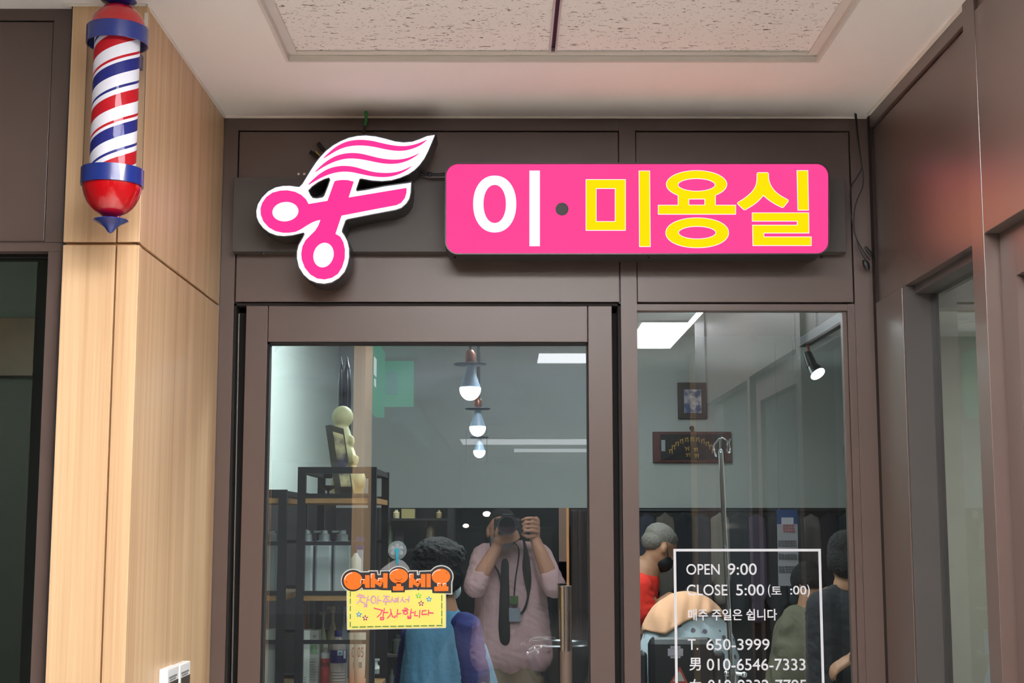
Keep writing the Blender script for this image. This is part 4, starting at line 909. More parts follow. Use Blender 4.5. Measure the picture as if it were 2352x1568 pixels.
obj('side_table',b,dado,label='small dark side table under the white pump bottle',cat='table')
# ================================================================ pictures on the far wall
t=thing('framed_picture','small dark framed picture hung above the wooden name board on the far wall','picture',P(1591,960,YS-.02))
b=B(); pbox(b,1557,878,1624,962,YS-.022,YS); obj('frame',b,M('frame_brown',(52,38,34),rough=.35),t,bevel=.004)
b=B(); pbox(b,1571,894,1611,948,YS-.026,YS-.02); 
pm2,nt,N,L,bs=newmat('small_print'); tc=N.new('ShaderNodeTexCoord'); wv=N.new('ShaderNodeTexNoise'); wv.inputs['Scale'].default_value=22; L.new(tc.outputs['Object'],wv.inputs['Vector']); cr=N.new('ShaderNodeValToRGB'); cr.color_ramp.elements[0].color=lin((60,76,120)); cr.color_ramp.elements[0].position=.38; cr.color_ramp.elements[1].color=lin((196,186,190)); cr.color_ramp.elements[1].position=.6; L.new(wv.outputs['Fac'],cr.inputs[0]); L.new(cr.outputs[0],bs.inputs['Base Color'])
obj('print',b,pm2,t)
t=thing('name_board','wide dark wooden board with arched gold lettering on the far wall','sign board',P(1590,1062,YS-.02))
b=B(); pbox(b,1500,991,1680,1062,YS-.03,YS); obj('board',b,M('rosewood',(86,40,32),rough=.35),t,bevel=.004)
b=B(); pbox(b,1517,997,1664,1056,YS-.034,YS-.028); obj('dark_panel',b,M('board_dark',(34,28,32),rough=.25),t)
b=B(); pbox(b,1519,1010,1528,1036,YS-.037,YS-.032); obj('inlay',b,M('inlay',(150,156,160)),t)
b=B(); tube(b,P(1589,985,YS-.02),P(1589,993,YS-.02),.006); lathe(b,P(1589,983,YS-.02),[(.016,-.003),(.016,.003),(.011,.003),(.011,-.003),(.016,-.003)],axis='Y',n=20); obj('hanging_ring',b,black,t)
gold=M('gold_letters',(176,138,66),rough=.35,metal=.3)
arch='이미용 봉사실'
for i,ch in enumerate([c for c in arch if c!=' ']*2):
    n_=11
    if i>=n_: break
    a_=R(200+140*i/(n_-1)); cx_=1590+52*math.cos(a_); cy_=1050+42*math.sin(a_)
    # illegible gold glyphs: short crossed strokes
    bm=B(); w=(Z(1590,cy_-5,YS)-Z(1590,cy_+5,YS)); p=P(cx_,cy_,YS-.036)
    random.seed(i)
    ribbon(bm,[(p.x-w*.35,p.z+w*.3),(p.x+w*.3,p.z+w*.35)],w*.22,p.y); ribbon(bm,[(p.x-w*.2,p.z+w*.3),(p.x-w*.3,p.z-w*.4)],w*.2,p.y); ribbon(bm,[(p.x+w*.25,p.z+w*.5),(p.x+w*.3,p.z-w*.5)],w*.2,p.y)
    obj('gold_glyph',bm,gold,t,fin=False)
for cx_,cy_ in ((1578,1030),(1580,1044),(1598,1032),(1600,1046)):
    bm=B(); w=.03; p=P(cx_,cy_,YS-.036); ribbon(bm,[(p.x-w*.4,p.z+w*.2),(p.x+w*.4,p.z+w*.2)],w*.25,p.y); ribbon(bm,[(p.x,p.z+w*.2),(p.x-w*.2,p.z-w*.35)],w*.25,p.y); ribbon(bm,[(p.x+w*.4,p.z+w*.4),(p.x+w*.35,p.z-w*.4)],w*.2,p.y); obj('gold_glyph',bm,gold,t,fin=False)
# reflection of a corridor sign, modelled as a banner hung inside the salon
t=thing('reflected_notice','reflection of a tall white corridor notice with a dark blue header, built as a sheet inside the salon','notice',P(1810,1340,8.9))
b=B(); pbox(b,1786,1170,1833,1345,8.9,8.905,row=1250); obj('sheet',b,M('reflected_notice_grey',(150,146,152)),t)
b=B(); pbox(b,1786,1170,1833,1203,8.897,8.903,row=1250); obj('header_band',b,M('reflected_notice_blue',(20,52,104)),t)
b=B(); pbox(b,1796,1188,1824,1206,8.894,8.9,row=1250); obj('header_patch',b,M('reflected_notice_patch',(172,168,176)),t)
for rws,c_,nm in (((1203,1221),(176,76,84),'red_text'),((1240,1254),(90,84,88),'dark_text'),((1271,1284),(84,80,84),'dark_text'),((1299,1314),(84,80,84),'dark_text')):
    b=B(); xa=1789 if c_[0]<100 else 1800
    for i in range(6 if c_[0]<100 else 4):
        x_=xa+i*7; ym=(rws[0]+rws[1])/2
        pbox(b,x_,rws[0],x_+1.4,rws[1],8.892,8.896,row=1250); pbox(b,x_+2,rws[0]+1,x_+5.5,rws[0]+3,8.892,8.896,row=1250); pbox(b,x_+2,ym,x_+5,ym+2,8.892,8.896,row=1250); pbox(b,x_+1.5,rws[1]-2.5,x_+5.5,rws[1],8.892,8.896,row=1250)
    obj(nm,b,M(nm,c_),t)
b=B(); tube(b,P(1789,1172,8.903),Vector((X(1789,1172,8.903),8.903,2.8)),.0015,n=6); tube(b,P(1830,1172,8.903),Vector((X(1830,1172,8.903),8.903,2.8)),.0015,n=6); obj('hanging_thread',b,M('thread',(150,150,150)),t)
# hanging dark garments along the far wall
b=B(); zr_=ZB2-.02; tube(b,(X(1462,1180,9.15),9.15,zr_),(2.55,9.15,zr_),.012); 
for xx in (X(1470,1180,9.15),2.5): tube(b,(xx,9.15,zr_),(xx,YS+.01,zr_),.008)
obj('clothes_rail',b,black,label='dark clothes rail below the pale far wall',cat='clothes rail')
gcol=[(51,54,64),(86,78,72),(29,29,35),(40,51,59),(113,108,99),(32,35,40),(70,64,81),(27,27,29),(54,59,64),(94,89,86),(35,32,40),(32,37,45)]
for i,c_ in enumerate(gcol):
    px=1485+i*42; p=P(px,1190,9.15); b=B(); w=.040+.012*((i*7)%3)/2; h=.55+.18*((i*5)%4)/3
    caps(b,(p.x-w*.8,9.15,zr_-.06),(p.x+w*.8,9.15,zr_-.06),.028); caps(b,(p.x,9.15,zr_-.05),(p.x,9.15,zr_-h),w*.75,w*1.05); caps(b,(p.x-w*.9,9.14,zr_-.08),(p.x-w*1.2,9.12,zr_-h*.8),.026,.02); caps(b,(p.x+w*.9,9.14,zr_-.08),(p.x+w*1.15,9.12,zr_-h*.8),.026,.02)
    tube(b,(p.x,9.15,zr_-.05),(p.x,9.15,zr_+.012),.006)
    blob('hanging_garment',b,M('garment%d'%i,c_,rough=.9,var=.25,scale=(14,14,3)),vox=.016,sm=2,label='dark garment hanging on the rail along the far wall',cat='garment',group='dark garments on the rail at the far wall')
# dark cabinets with clutter along the far left
t=thing('dark_cabinet','dark cabinet standing against the far wall behind the person in a vest','cabinet',(X(1200,1300,8.9),9.1,0))
xa=X(1040,1300,8.9); xb=X(1350,1300,8.9)
b=B(); box(b,xa,xb,8.9,9.38,0,ZB2-.12); obj('body',b,M('cabinet_dark',(26,24,24),rough=.5),t)
for i in range(4):
    b=B(); a_=xa+(xb-xa)*i/4; box(b,a_+.01,a_+(xb-xa)/4-.01,8.885,8.9,.05,ZB2-.16); obj('door',b,M('cab_door',(36,33,32),rough=.4),t)
    b=B(); box(b,a_+.04,a_+.05,8.87,8.885,.9,1.05); obj('handle',b,black,t)
b=B(); pbox(b,1284,1166,1301,1400,8.7,8.78,row=1280); box(b,X(1284,1280,8.7),X(1301,1280,8.7),8.7,8.78,0,1.3); wp_=obj('brown_post',b,M('post_brown',(120,92,78)),label='brown wooden post with an orange edge right of the mirrored photographer',cat='post')
b=B(); box(b,X(1301,1280,8.7)+.0005,X(1307,1280,8.7),8.70,8.76,0,Z(1300,1166,8.7)); obj('orange_edge',b,M('post_orange',(206,140,84)),wp_)
# curtain strips
for i,(px,c_) in enumerate(((1316,(64,54,50)),(1338,(50,42,40)))):
    b=B(); p=P(px,1200,8.8); 
    for k_ in range(3): caps(b,(p.x+.02*k_,8.8+.01*(k_%2),ZB2-.03),(p.x+.02*k_,8.8,.3),.015,n=8)
    obj('curtain_strip',b,M('curt%d'%i,c_,rough=.9),label='dark curtain strip hanging right of the photographer, '+('left' if i==0 else 'right')+' one',cat='curtain',group='dark curtain strips')
# ================================================================ track light
t=thing('track_light','black spotlight hanging from a ceiling track at the top right of the window','spotlight',P(1862,800,5.6))
yt=5.6
b=B(); pa=P(1852,793,yt); box(b,pa.x-.02,pa.x+.02,YW+.14,yt+.05,pa.z-.0,pa.z+.035); 
for yy_ in (4.2,5.4): tube(b,(pa.x,yy_,pa.z+.03),(pa.x,yy_,2.8),.006)
obj('track',b,black,t)
h0=P(1854,812,yt); h1=P(1866,842,yt-.03); h2=P(1878,858,yt-.05)
b=B(); tube(b,(pa.x+.004,yt-.01,pa.z),(pa.x+.008,yt-.01,h0.z-.005),.006); obj('bracket',b,socketm,t)
b=B(); tube(b,h0,h1,.018,.022,n=24); tube(b,h1,h2,.022,.034,n=24,cap=True); obj('lamp_head',b,M('spot_black',(24,25,24),rough=.35),t)
d_=(h2-h1).normalized(); b=B(); tube(b,h2,h2+d_*.004,.031,.030,n=24); obj('lens',b,emis('spot_glow',(250,255,250),6),t)
# black bag at the right partition
t=thing('black_bag','glossy black bag hanging at the right edge of the window','bag',P(1950,1035,5.0))
b=B(); p=P(1966,1037,5.0); ell(b,(p.x,5.0,p.z),(.042,.06,.10)); caps(b,(p.x,5.0,p.z-.06),(p.x+.002,5.02,p.z+.04),.03,.03); blob('bag_body',b,blackgl,t,vox=.006)
b=B(); path(b,[(p.x,5.0,p.z+.09),(p.x+.02,5.0,p.z+.16),(1.245,5.0,p.z+.17)],.004); obj('strap',b,black,t)
for (r0,r1,wd) in ((1168,1236,'upper'),(1410,1472,'lower')):
    b=B(); p0_=P(1953 if wd=='upper' else 1956,r0,YW+.048); p1_=P(1975,r1,YW+.048); box(b,p0_.x,p1_.x,YW+.046,YW+.049,p1_.z,p0_.z); obj('paper_strip',b,M('strip_white',(196,206,202)),label='narrow white paper strip at the right edge of the window, '+wd+' one',cat='paper strip')
# ================================================================ IV pole
t=thing('drip_stand','polished steel drip stand with curled hooks standing just inside the window','drip stand',(X(1682,1568,3.95),3.95,0))
top=P(1655,1030,3.95); bot=P(1682,1568,3.95); d_=(bot-top); base=top+d_*((top.z-.02)/(top.z-bot.z))
mid=P(1680,1545,3.95)
b=B(); tube(b,top+d_*.018,mid,.0068,n=20); obj('upper_pole',b,chrome,t); b=B(); tube(b,mid,base,.0105,n=20); obj('lower_pole',b,chrome,t)
b=B(); tube(b,mid+Vector((-.0,0,.012)),mid+Vector((0,0,-.02)),.013,n=20); tube(b,mid,mid+Vector((.035,-.005,-.004)),.005); ell(b,mid+Vector((.034,-.005,-.004)),(.008,.008,.008)); ell(b,mid+Vector((-.014,-.004,-.002)),(.008,.008,.008)); obj('clamp',b,chrome,t)
hk=[(1654,1012),(1644,1022),(1637,1036),(1631,1021)]
def Q(x,y,dy=0): return P(x,y,3.95+dy)
b=B(); path(b,[Q(1654,1034),Q(1654,1016),Q(1653,1007),Q(1646,1014),Q(1640,1024),Q(1643,1045,-.01),Q(1645,1047,-.012),Q(1640,1035,-.02),Q(1632,1019,-.02)],.0022)
path(b,[Q(1654,1030),Q(1655,1010),Q(1659,1005),Q(1667,1010),Q(1670,1018),Q(1670,1034,.01),Q(1674,1040,.015),Q(1677,1034,.02),Q(1674,1018,.02),Q(1677,1007,.02)],.0022); obj('hook',b,chrome,t)
b=B(); ell(b,top+d_*.02,(.0068,.0068,.012)); obj('pole_cap',b,chrome,t)
for k_ in range(5):
    a_=R(72*k_+20); e_=base+Vector((.26*math.cos(a_)*.5,.26*math.sin(a_)*.5,.02)); b=B(); tube(b,base+Vector((0,0,.06)),e_,.010,.008); lathe(b,(e_.x,e_.y,.025),[(.0,-.024),(.018,-.022),(.024,0),(.018,.02),(0,.022)],n=16); obj('foot',b,chrome,t)
# ================================================================ people
skin=M('skin',(206,158,126),rough=.5,var=.05,scale=(20,20,20)); skind=M('skin_b',(176,128,98),rough=.5,var=.06,scale=(20,20,20))
hairb=M('hair_black',(18,15,15),rough=.8,var=.3,scale=(120,120,30),bump=1,bscale=110,bdist=.008); hairg=M('hair_grey',(118,112,104),rough=.7,var=.35,scale=(90,90,60),bump=.8,bscale=140,bdist=.005)
eyem=M('eye',(24,18,16),rough=.1)
def cloth(n,c,**k): return M(n,c,rough=.85,var=.12,scale=(9,9,14),bump=.9,bscale=13,bdist=.016,**k)
def headpts(c,yaw,pitch,s=1.0,roll=0):
    Rm=(Matrix.Rotation(R(yaw),3,'Z')@Matrix.Rotation(R(pitch),3,'X')@Matrix.Rotation(R(roll),3,'Y'))
    c=Vector(c); rot=[math.degrees(a) for a in Rm.to_euler()]
    return (lambda x,y,z: c+Rm@(Vector((x,y,z))*s)),rot,s
def head(b,c,yaw=0,pitch=0,s=1.0,roll=0):
    T,rot,s=headpts(c,yaw,pitch,s,roll)
    def e(x,y,z,rx,ry,rz,n=18): ell(b,T(x,y,z),(rx*s,ry*s,rz*s),rot,n)
    e(0,-.012,.03,.076,.096,.088,24); e(0,.018,-.02,.066,.072,.082,22); e(0,.032,-.062,.046,.052,.045,18)
    e(0,.086,-.022,.012,.020,.013,10); caps(b,T(0,.086,.012),T(0,.099,-.018),.008*s,.011*s,8)
    e(0,.075,.022,.05,.02,.012,12)
    e(0,.078,-.055,.022,.012,.006,10); e(0,.077,-.063,.018,.012,.006,10); e(0,.072,-.09,.018,.014,.014,10)
    for sx in (-1,1):
        e(sx*.036,.070,-.018,.022,.018,.02,10)
        e(sx*.077,-.004,-.005,.010,.020,.031,12)
    return T
def eyes(c,yaw,pitch,parent,s=1.0):
    T,rot,s=headpts(c,yaw,pitch,s)
    b=B()
    for sx in (-1,1): ell(b,T(sx*.031,.081,.004),(.012*s,.008*s,.006*s),rot,12)
    obj('eyes',b,eyem,parent)
def hair(c,yaw,pitch,mat,parent,s=1.0,back=.0,vol=1.0,low=0.0,short=False):
    T,rot,s=headpts(c,yaw,pitch,s); b=B()
    def e(x,y,z,rx,ry,rz): ell(b,T(x,y,z),(rx*s,ry*s,rz*s),rot,20)
    e(0,-.020,.050,.079*vol,.094*vol,.076*vol); e(0,-.05,.01-low,.074*vol,.060*vol,(.058 if short else .075)+low); e(0,.018,.084,.056,.052,.027)
    if not short:
        for sx in (-1,1): e(sx*.066,-.035,.0,.018*vol,.045,.05+low)
    blob('hair',b,mat,parent,vox=.0055,sm=2,wr=.003,wf=(60,60,60))
def hand(b,w,d,nrm,side=1,curl=.5,s=1.0):
    """wrist w, direction d of the fingers, palm normal nrm; fingers curl towards nrm"""
    w=Vector(w); d=Vector(d).normalized(); nrm=Vector(nrm); nrm=(nrm-d*nrm.dot(d)).normalized(); u=d.cross(nrm)*side
    c=w+d*.045*s
    for k_ in (-1.2,-.4,.4,1.2): caps(b,w+u*.010*k_*s+d*.01,w+d*.082*s+u*.019*k_*s,.015*s,.012*s,10)
    L=[.068,.078,.072,.056]
    for i,k_ in enumerate((-1.4,-.47,.47,1.4)):
        p=w+d*.085*s+u*.0195*k_*s; dd=d.copy(); seg=L[i]*s/3
        for j in range(3):
            a=curl*(.55 if j==0 else .95); dd=(dd*math.cos(a)+nrm*math.sin(a)).normalized(); 
            tn=(nrm-dd*nrm.dot(dd)); nrm2=tn.normalized() if tn.length>.01 else -d
            q=p+dd*seg*(1.2-.2*j); caps(b,p,q,(.0088-.0008*j)*s,(.0082-.0009*j)*s,10); p=q; 
            a2=curl*.3
    th=[w+d*.02*s-u*.022*s, w+d*.05*s-u*.040*s+nrm*.012*s, w+d*.078*s-u*.044*s+nrm*.03*s, w+d*.095*s-u*.036*s+nrm*.044*s]
    for a,c2,r in zip(th,th[1:],(.0125,.0105,.009)): caps(b,a,c2,r*s,r*.9*s,10)
# ---------------------------------------------------------------- photographer (seen mirrored in the door)
def PM(px,py,y): p=P(px,py,2*(YD+.022)-y); return Vector((p.x,y,p.z))
ph=thing('person','person in a rumpled pale pink shirt raising a camera, mirrored in the door glass','person',(0.0,-.3,0))
hc=PM(1153,1219,-.27); ya=0
shL=PM(1103,1265,-.3); shR=PM(1248,1265,-.3); elL=PM(1092,1345,-.10); elR=PM(1272,1345,-.14)
haL=PM(1143,1252,-.14); haR=PM(1228,1236,-.16)
hips=PM(1172,1500,-.32)
b=B(); head(b,hc,0,4,.98)
caps(b,hc+Vector((0,-.01,-.07)),(hc.x,-.3,shL.z+.0),.052,.06)
for dx in (-.07,0,.07): caps(b,(PM(1174,1300,-.3).x+dx,-.31,shL.z-.09),(hips.x+dx*.8,-.31,hips.z),.075,.08)
for sx,sh,el_,ha in ((-1,shL,elL,haL),(1,shR,elR,haR)):
    caps(b,(sh.x-sx*.02,-.3,sh.z-.02),el_,.046,.042); caps(b,el_,el_+(ha-el_)*.4,.044,.043); caps(b,el_+(ha-el_)*.4,ha,.043,.028)
    caps(b,(hips.x+sx*.09,-.31,hips.z-.02),(hips.x+sx*.1,-.28,.5),.085,.055); caps(b,(hips.x+sx*.1,-.28,.5),(hips.x+sx*.11,-.32,.1),.055,.038); caps(b,(hips.x+sx*.11,-.33,.06),(hips.x+sx*.12,-.18,.035),.04,.033)
# hand gripping the camera body on the right of the picture: four stacked fingers
ell(b,PM(1228,1211,-.15),(.028,.026,.052)); ell(b,PM(1231,1200,-.14),(.022,.022,.034)); caps(b,haR,PM(1230,1215,-.15),.027,.026)
for i in range(4):
    r_=1190+i*9.5; caps(b,PM(1234,r_+4,-.13),PM(1222,r_-1,-.098),.0088,.0084,10); caps(b,PM(1222,r_-1,-.098),PM(1208-i*.5,r_,-.095),.0084,.0080,10); caps(b,PM(1208-i*.5,r_,-.095),PM(1199+i,r_+4,-.108),.0080,.0072,10)
caps(b,PM(1226,1230,-.13),PM(1212,1232,-.12),.012,.010,10); caps(b,PM(1212,1232,-.12),PM(1200,1226,-.12),.010,.009,10)
# hand under the lens
ell(b,PM(1149,1238,-.12),(.034,.03,.028)); caps(b,haL,PM(1148,1240,-.125),.029,.027)
for i in range(4):
    r_=1226+i*4.5; xo=i*4; caps(b,PM(1154-xo*.3,r_+6,-.10),PM(1166+xo*.4,r_+4,-.085),.0088,.0084,10); caps(b,PM(1166+xo*.4,r_+4,-.085),PM(1178+xo*.5,r_,-.08),.0084,.0080,10); caps(b,PM(1178+xo*.5,r_,-.08),PM(1187+xo*.4,r_-6,-.085),.0080,.0072,10)
caps(b,PM(1142,1234,-.11),PM(1140,1222,-.09),.012,.011,10); caps(b,PM(1140,1222,-.09),PM(1146,1210,-.085),.011,.0095,10)
blob('body',b,skin,ph,vox=.0036,sm=2)
eyes(hc,0,4,ph,.98)
shirt=cloth('pink_shirt',(216,186,188))
b=B(); hx_=PM(1174,1300,-.3).x
for dx in (-.085,-.055,-.03,0,.03,.055,.085): caps(b,(hx_+dx*.95,-.31,shL.z-.07),(hx_+dx*1.35,-.30,hips.z-.0),.090,.108)
for sx,sh,el_ in ((-1,shL,elL),(1,shR,elR)):
    caps(b,(hx_+sx*.05,-.3,shL.z+.0),(sh.x-sx*.02,-.3,sh.z-.025),.055,.062); caps(b,(sh.x-sx*.02,-.3,sh.z-.03),el_,.066,.060)
    ha=haL if sx<0 else haR; q=el_+(ha-el_)*.16; caps(b,el_,q,.06,.054)
shp=blob('shirt',b,shirt,ph,vox=.008,sm=4,wr=.007)
for sx,el_,ha in ((-1,elL,haL),(1,elR,haR)):
    b=B(); d_=(ha-el_).normalized(); tube(b,el_+d_*.02,el_+d_*.055,.060,.057,n=24); obj('sleeve_cuff',b,shirt,shp)
b=B(); 
for sx in (-1,1): caps(b,(hips.x+sx*.085,-.31,hips.z-.03),(hips.x+sx*.1,-.28,.5),.092,.082); caps(b,(hips.x+sx*.1,-.28,.5),(hips.x+sx*.11,-.31,.1),.082,.07)
blob('trousers',b,cloth('khaki_trousers',(150,138,116)),ph,vox=.012)
for sx in (-1,1):
    b=B(); caps(b,(hips.x+sx*.11,-.35,.05),(hips.x+sx*.125,-.17,.045),.048,.042); ell(b,(hips.x+sx*.115,-.26,.012),(.05,.14,.012)); blob('shoe',b,black,ph,vox=.01)
hair(hc,0,4,hairb,ph,.98,short=True)
T,rot,_=headpts(hc,0,4,.98); b=B(); ell(b,T(0,.055,-.062),(.062,.05,.048),rot); blob('face_mask',b,M('mask_grey',(150,158,168),rough=.8),ph,vox=.005)
b=B(); cx=hc.x; path(b,[(cx-.06,-.25,shL.z+.05),(cx-.05,-.2,shL.z-.05),PM(1150,1330,-.19),PM(1158,1420,-.19)],.006); obj('lanyard',b,M('lanyard_navy',(28,36,56)),ph); b=B(); path(b,[(cx+.06,-.25,shL.z+.05),PM(1192,1265,-.2),PM(1184,1330,-.19),PM(1180,1378,-.19)],.004); obj('lanyard',b,M('lanyard_navy',(28,36,56)),ph)
b=B(); p=PM(1180,1405,-.185); box(b,p.x-.045,p.x+.035,-.19,-.182,p.z-.05,p.z+.02); obj('name_badge',b,M('badge',(150,168,180),rough=.2),ph)
b=B(); p=PM(1181,1378,-.18); box(b,p.x-.022,p.x+.022,-.186,-.178,p.z-.022,p.z+.022); obj('badge_clip',b,M('badge_green',(70,104,50)),ph)
b=B(); caps(b,PM(1160,1290,-.2),PM(1158,1440,-.2),.022,.034); caps(b,PM(1158,1440,-.2),PM(1160,1470,-.2),.034,.03); blob('dark_neck_pouch',b,M('pouch',(34,34,34),rough=.8),ph,vox=.01)
# the camera they hold
cm=thing('photo_camera','black camera with a large round lens held up by the mirrored person','camera',(0,-.1,H))
th=R(7.34); dv=Vector((0,-math.cos(th),-math.sin(th)))
c0=Vector((0,0,H))
b=B(); 
def on(t_): return c0+dv*t_
tube(b,on(.13),on(.05),.040,.043,n=40); tube(b,on(.05),on(.018),.045,.050,n=40); 
obj('lens_barrel',b,M('lens_black',(22,22,24),rough=.35),cm)
b=B(); 
ring=[]
d0,u0,v0=frame(dv)
for rr_,tt in ((.0505,.018),(.0525,.012),(.0525,.022),(.0505,.024)):
    ring.append([b.verts.new(on(tt)+(u0*math.cos(2*math.pi*q/48)+v0*math.sin(2*math.pi*q/48))*rr_) for q in range(48)])
ring.append(ring[0])
for A_,B_ in zip(ring,ring[1:]):
    for q in range(48): b.faces.new((A_[q],A_[(q+1)%48],B_[(q+1)%48],B_[q])).smooth=True
obj('lens_rim',b,M('rim_grey',(96,106,116),rough=.3,metal=.5),cm)
b=B(); tube(b,on(.0175),on(.0172),.042,n=40); obj('lens_glass',b,M('lens_coating',(8,10,16),rough=.03,spec=1),cm)
b=B(); 
box(b,-.07,.07,-.20,-.13,H-.07,H+.035); box(b,-.03,.03,-.19,-.13,H+.035,H+.06); box(b,.045,.075,-.20,-.115,H-.07,H+.03)
obj('camera_body',b,M('camera_black',(24,24,26),rough=.5),cm,bevel=.008)
b=B(); sp_=[Vector((.07,-.165,H+.01)),PM(1207,1262,-.19),PM(1209,1300,-.19),PM(1213,1340,-.19),PM(1212,1375,-.19),PM(1200,1405,-.19),PM(1180,1412,-.19)]
path(b,sp_,lambda t:.006+.016*max(0,math.sin((t-.12)*math.pi/.5)) if .12<t<.62 else .006); obj('neck_strap',b,M('strap_black',(22,20,22),rough=.7),cm)
# ---------------------------------------------------------------- woman in blue vest
Yw=6.25
def V(px,py,dy=0): p=P(px,py,Yw+dy); return p
w_=thing('person','person with dark hair in a sky blue vest over navy sleeves, back turned','person',(V(1010,1450).x,Yw,0),)
hcw=V(1014,1316); hs=1.1
nk=V(1026,1395); sR=V(1072,1440,-.02); eR=V(1088,1560,-.06); hR=V(1150,1640,-.22); sL=V(948,1455,.02); eL=V(930,1590,.1); hpz=V(1030,1700).z
b=B(); head(b,hcw,-38,-12,1.0); caps(b,hcw+Vector((0,.0,-.07)),(nk.x,Yw,nk.z-.03),.05,.055)
for dx in (-.07,.05): caps(b,(nk.x+dx+.0,Yw,nk.z-.14),(nk.x+dx+.01,Yw,hpz),.08,.1)
caps(b,sR,eR,.045,.038); caps(b,eR,hR,.036,.026); caps(b,sL,eL,.045,.038); caps(b,eL,V(960,1680,.3),.036,.026)
hand(b,hR,(.5,.3,-.6),(.1,.9,0),1,.4); hand(b,V(960,1680,.3),(.3,.7,-.2),(0,0,-1),-1,.4)
for sx in (-1,1): caps(b,(nk.x+sx*.08,Yw,hpz),(nk.x+sx*.09,Yw,.1),.08,.042); caps(b,(nk.x+sx*.09,Yw-.02,.05),(nk.x+sx*.09,Yw+.14,.04),.04,.035)
blob('body',b,skind,w_,vox=.008,sm=3)
eyes(hcw,-38,-12,w_)
b=B()
for dx in (-.085,-.02,.04): caps(b,(nk.x+dx+.0,Yw,nk.z-.125),(nk.x+dx*1.5+.02,Yw-.02,hpz-.1),.095,.125)
caps(b,(nk.x-.02,Yw,nk.z-.04),(sL.x+.03,Yw,sL.z+.0),.06,.055); caps(b,(nk.x,Yw,nk.z-.04),(sR.x-.05,Yw,sR.z+.01),.06,.05)
caps(b,V(1085,1500,.12),V(1100,1620,.12),.07,.11)
blob('vest',b,cloth('sky_blue_vest',(94,144,176)),w_,vox=.009,sm=5,wr=.004,wf=(14,14,5))
b=B(); caps(b,(sR.x-.012,sR.y,sR.z-.015),eR,.080,.070); blob('sleeve',b,cloth('navy_sleeve',(34,40,104)),w_,vox=.008,wr=.006,wf=(9,9,30)); b=B(); caps(b,(sL.x,sL.y,sL.z-.01),eL,.052,.05); blob('sleeve',b,cloth('navy_sleeve',(34,40,104)),w_,vox=.008,wr=.006,wf=(9,9,30))
b=B()
for sx in (-1,1): caps(b,(nk.x+sx*.08,Yw,hpz),(nk.x+sx*.09,Yw,.12),.105,.07)
blob('trousers',b,cloth('dark_trousers',(40,40,46)),w_,vox=.014)
b=B(); T,rot,_=headpts(hcw,-38,-12,hs)
for q in ((0,-.03,.045,.105,.105,.09),(0,-.055,-.02,.105,.085,.10),(.05,-.02,0,.06,.07,.08),(-.05,-.02,0,.06,.07,.08),(0,.03,.085,.07,.06,.045)): ell(b,T(*q[:3]),[v*hs for v in q[3:]],rot)
blob('hair',b,hairb,w_,vox=.006,sm=2,wr=.007,wf=(40,40,40))
T,rot,_=headpts(hcw,-38,-12,1.0); mk=M('mask_white',(190,204,206),rough=.8)
b=B(); ell(b,T(0,.058,-.062),(.064,.05,.05),rot); fm=blob('face_mask',b,mk,w_,vox=.005)
b=B(); path(b,[T(.078,-.015,.02),T(.083,.01,-.03),T(.07,.045,-.05)],.0025); obj('mask_loop',b,mk,fm); b=B(); path(b,[T(.078,-.015,-.02),T(.08,.01,-.06),T(.06,.05,-.09)],.0025); obj('mask_loop',b,mk,fm)
# ---------------------------------------------------------------- grey haired barber in red
Yb=8.0
def V2(px,py,dy=0): return P(px,py,Yb+dy)
g_=thing('person','grey haired person in a red shirt and black mask leaning over the seated customer','person',(V2(1450,1400).x,Yb,0))
hcb=V2(1514,1258)
b=B(); head(b,hcb,-68,-34,1.04); nkb=V2(1482,1310); caps(b,hcb+Vector((-.03,0,-.05)),nkb,.055,.06)
trs=V2(1450,1380); hip=V2(1430,1540); caps(b,nkb,trs,.085,.11); caps(b,trs,hip,.11,.11)
for dy,sx in ((-.14,1),(.14,-1)):
    s0=V2(1478,1345,dy); e0=V2(1500,1400,dy*1.1); h0=V2(1538,1370,dy*.4); caps(b,s0,e0,.045,.038); caps(b,e0,h0,.037,.027); hand(b,h0,(.8,-dy,.1),(.1,0,-.9),sx,.5)
    caps(b,(hip.x,Yb+dy*.6,hip.z),(hip.x-.0,Yb+dy*.6,.1),.085,.042); caps(b,(hip.x,Yb+dy*.6,.045),(hip.x+.13,Yb+dy*.6,.04),.04,.035)
blob('body',b,skind,g_,vox=.008,sm=3)
eyes(hcb,-68,-34,g_)
hair(hcb,-68,-34,hairg,g_,1.04,short=True)
b=B(); caps(b,V2(1474,1338),V2(1455,1390),.10,.13); caps(b,V2(1455,1390),V2(1440,1440),.13,.13)
for dy in (-.14,.14): caps(b,V2(1474,1345,dy),V2(1484,1405,dy*1.1),.062,.062)
blob('shirt',b,cloth('red_shirt',(226,48,32)),g_,vox=.010,wr=.006)
b=B(); caps(b,V2(1446,1440),(hip.x,Yb,hip.z-.05),.135,.13)
for dy in (-.09,.09): caps(b,(hip.x,Yb+dy,hip.z),(hip.x,Yb+dy,.12),.105,.07)
blob('trousers',b,cloth('maroon_trousers',(90,24,40)),g_,vox=.014)
T,rot,_=headpts(hcb,-68,-34,1.04); b=B(); ell(b,T(0,.052,-.052),(.072,.064,.060),rot); ell(b,T(0,.09,-.03),(.03,.025,.03),rot); blob('face_mask',b,black,g_,vox=.006)
b=B(); path(b,[T(.08,-.012,.025),T(.084,.02,-.02),T(.07,.05,-.04)],.003); obj('mask_loop',b,black,g_)
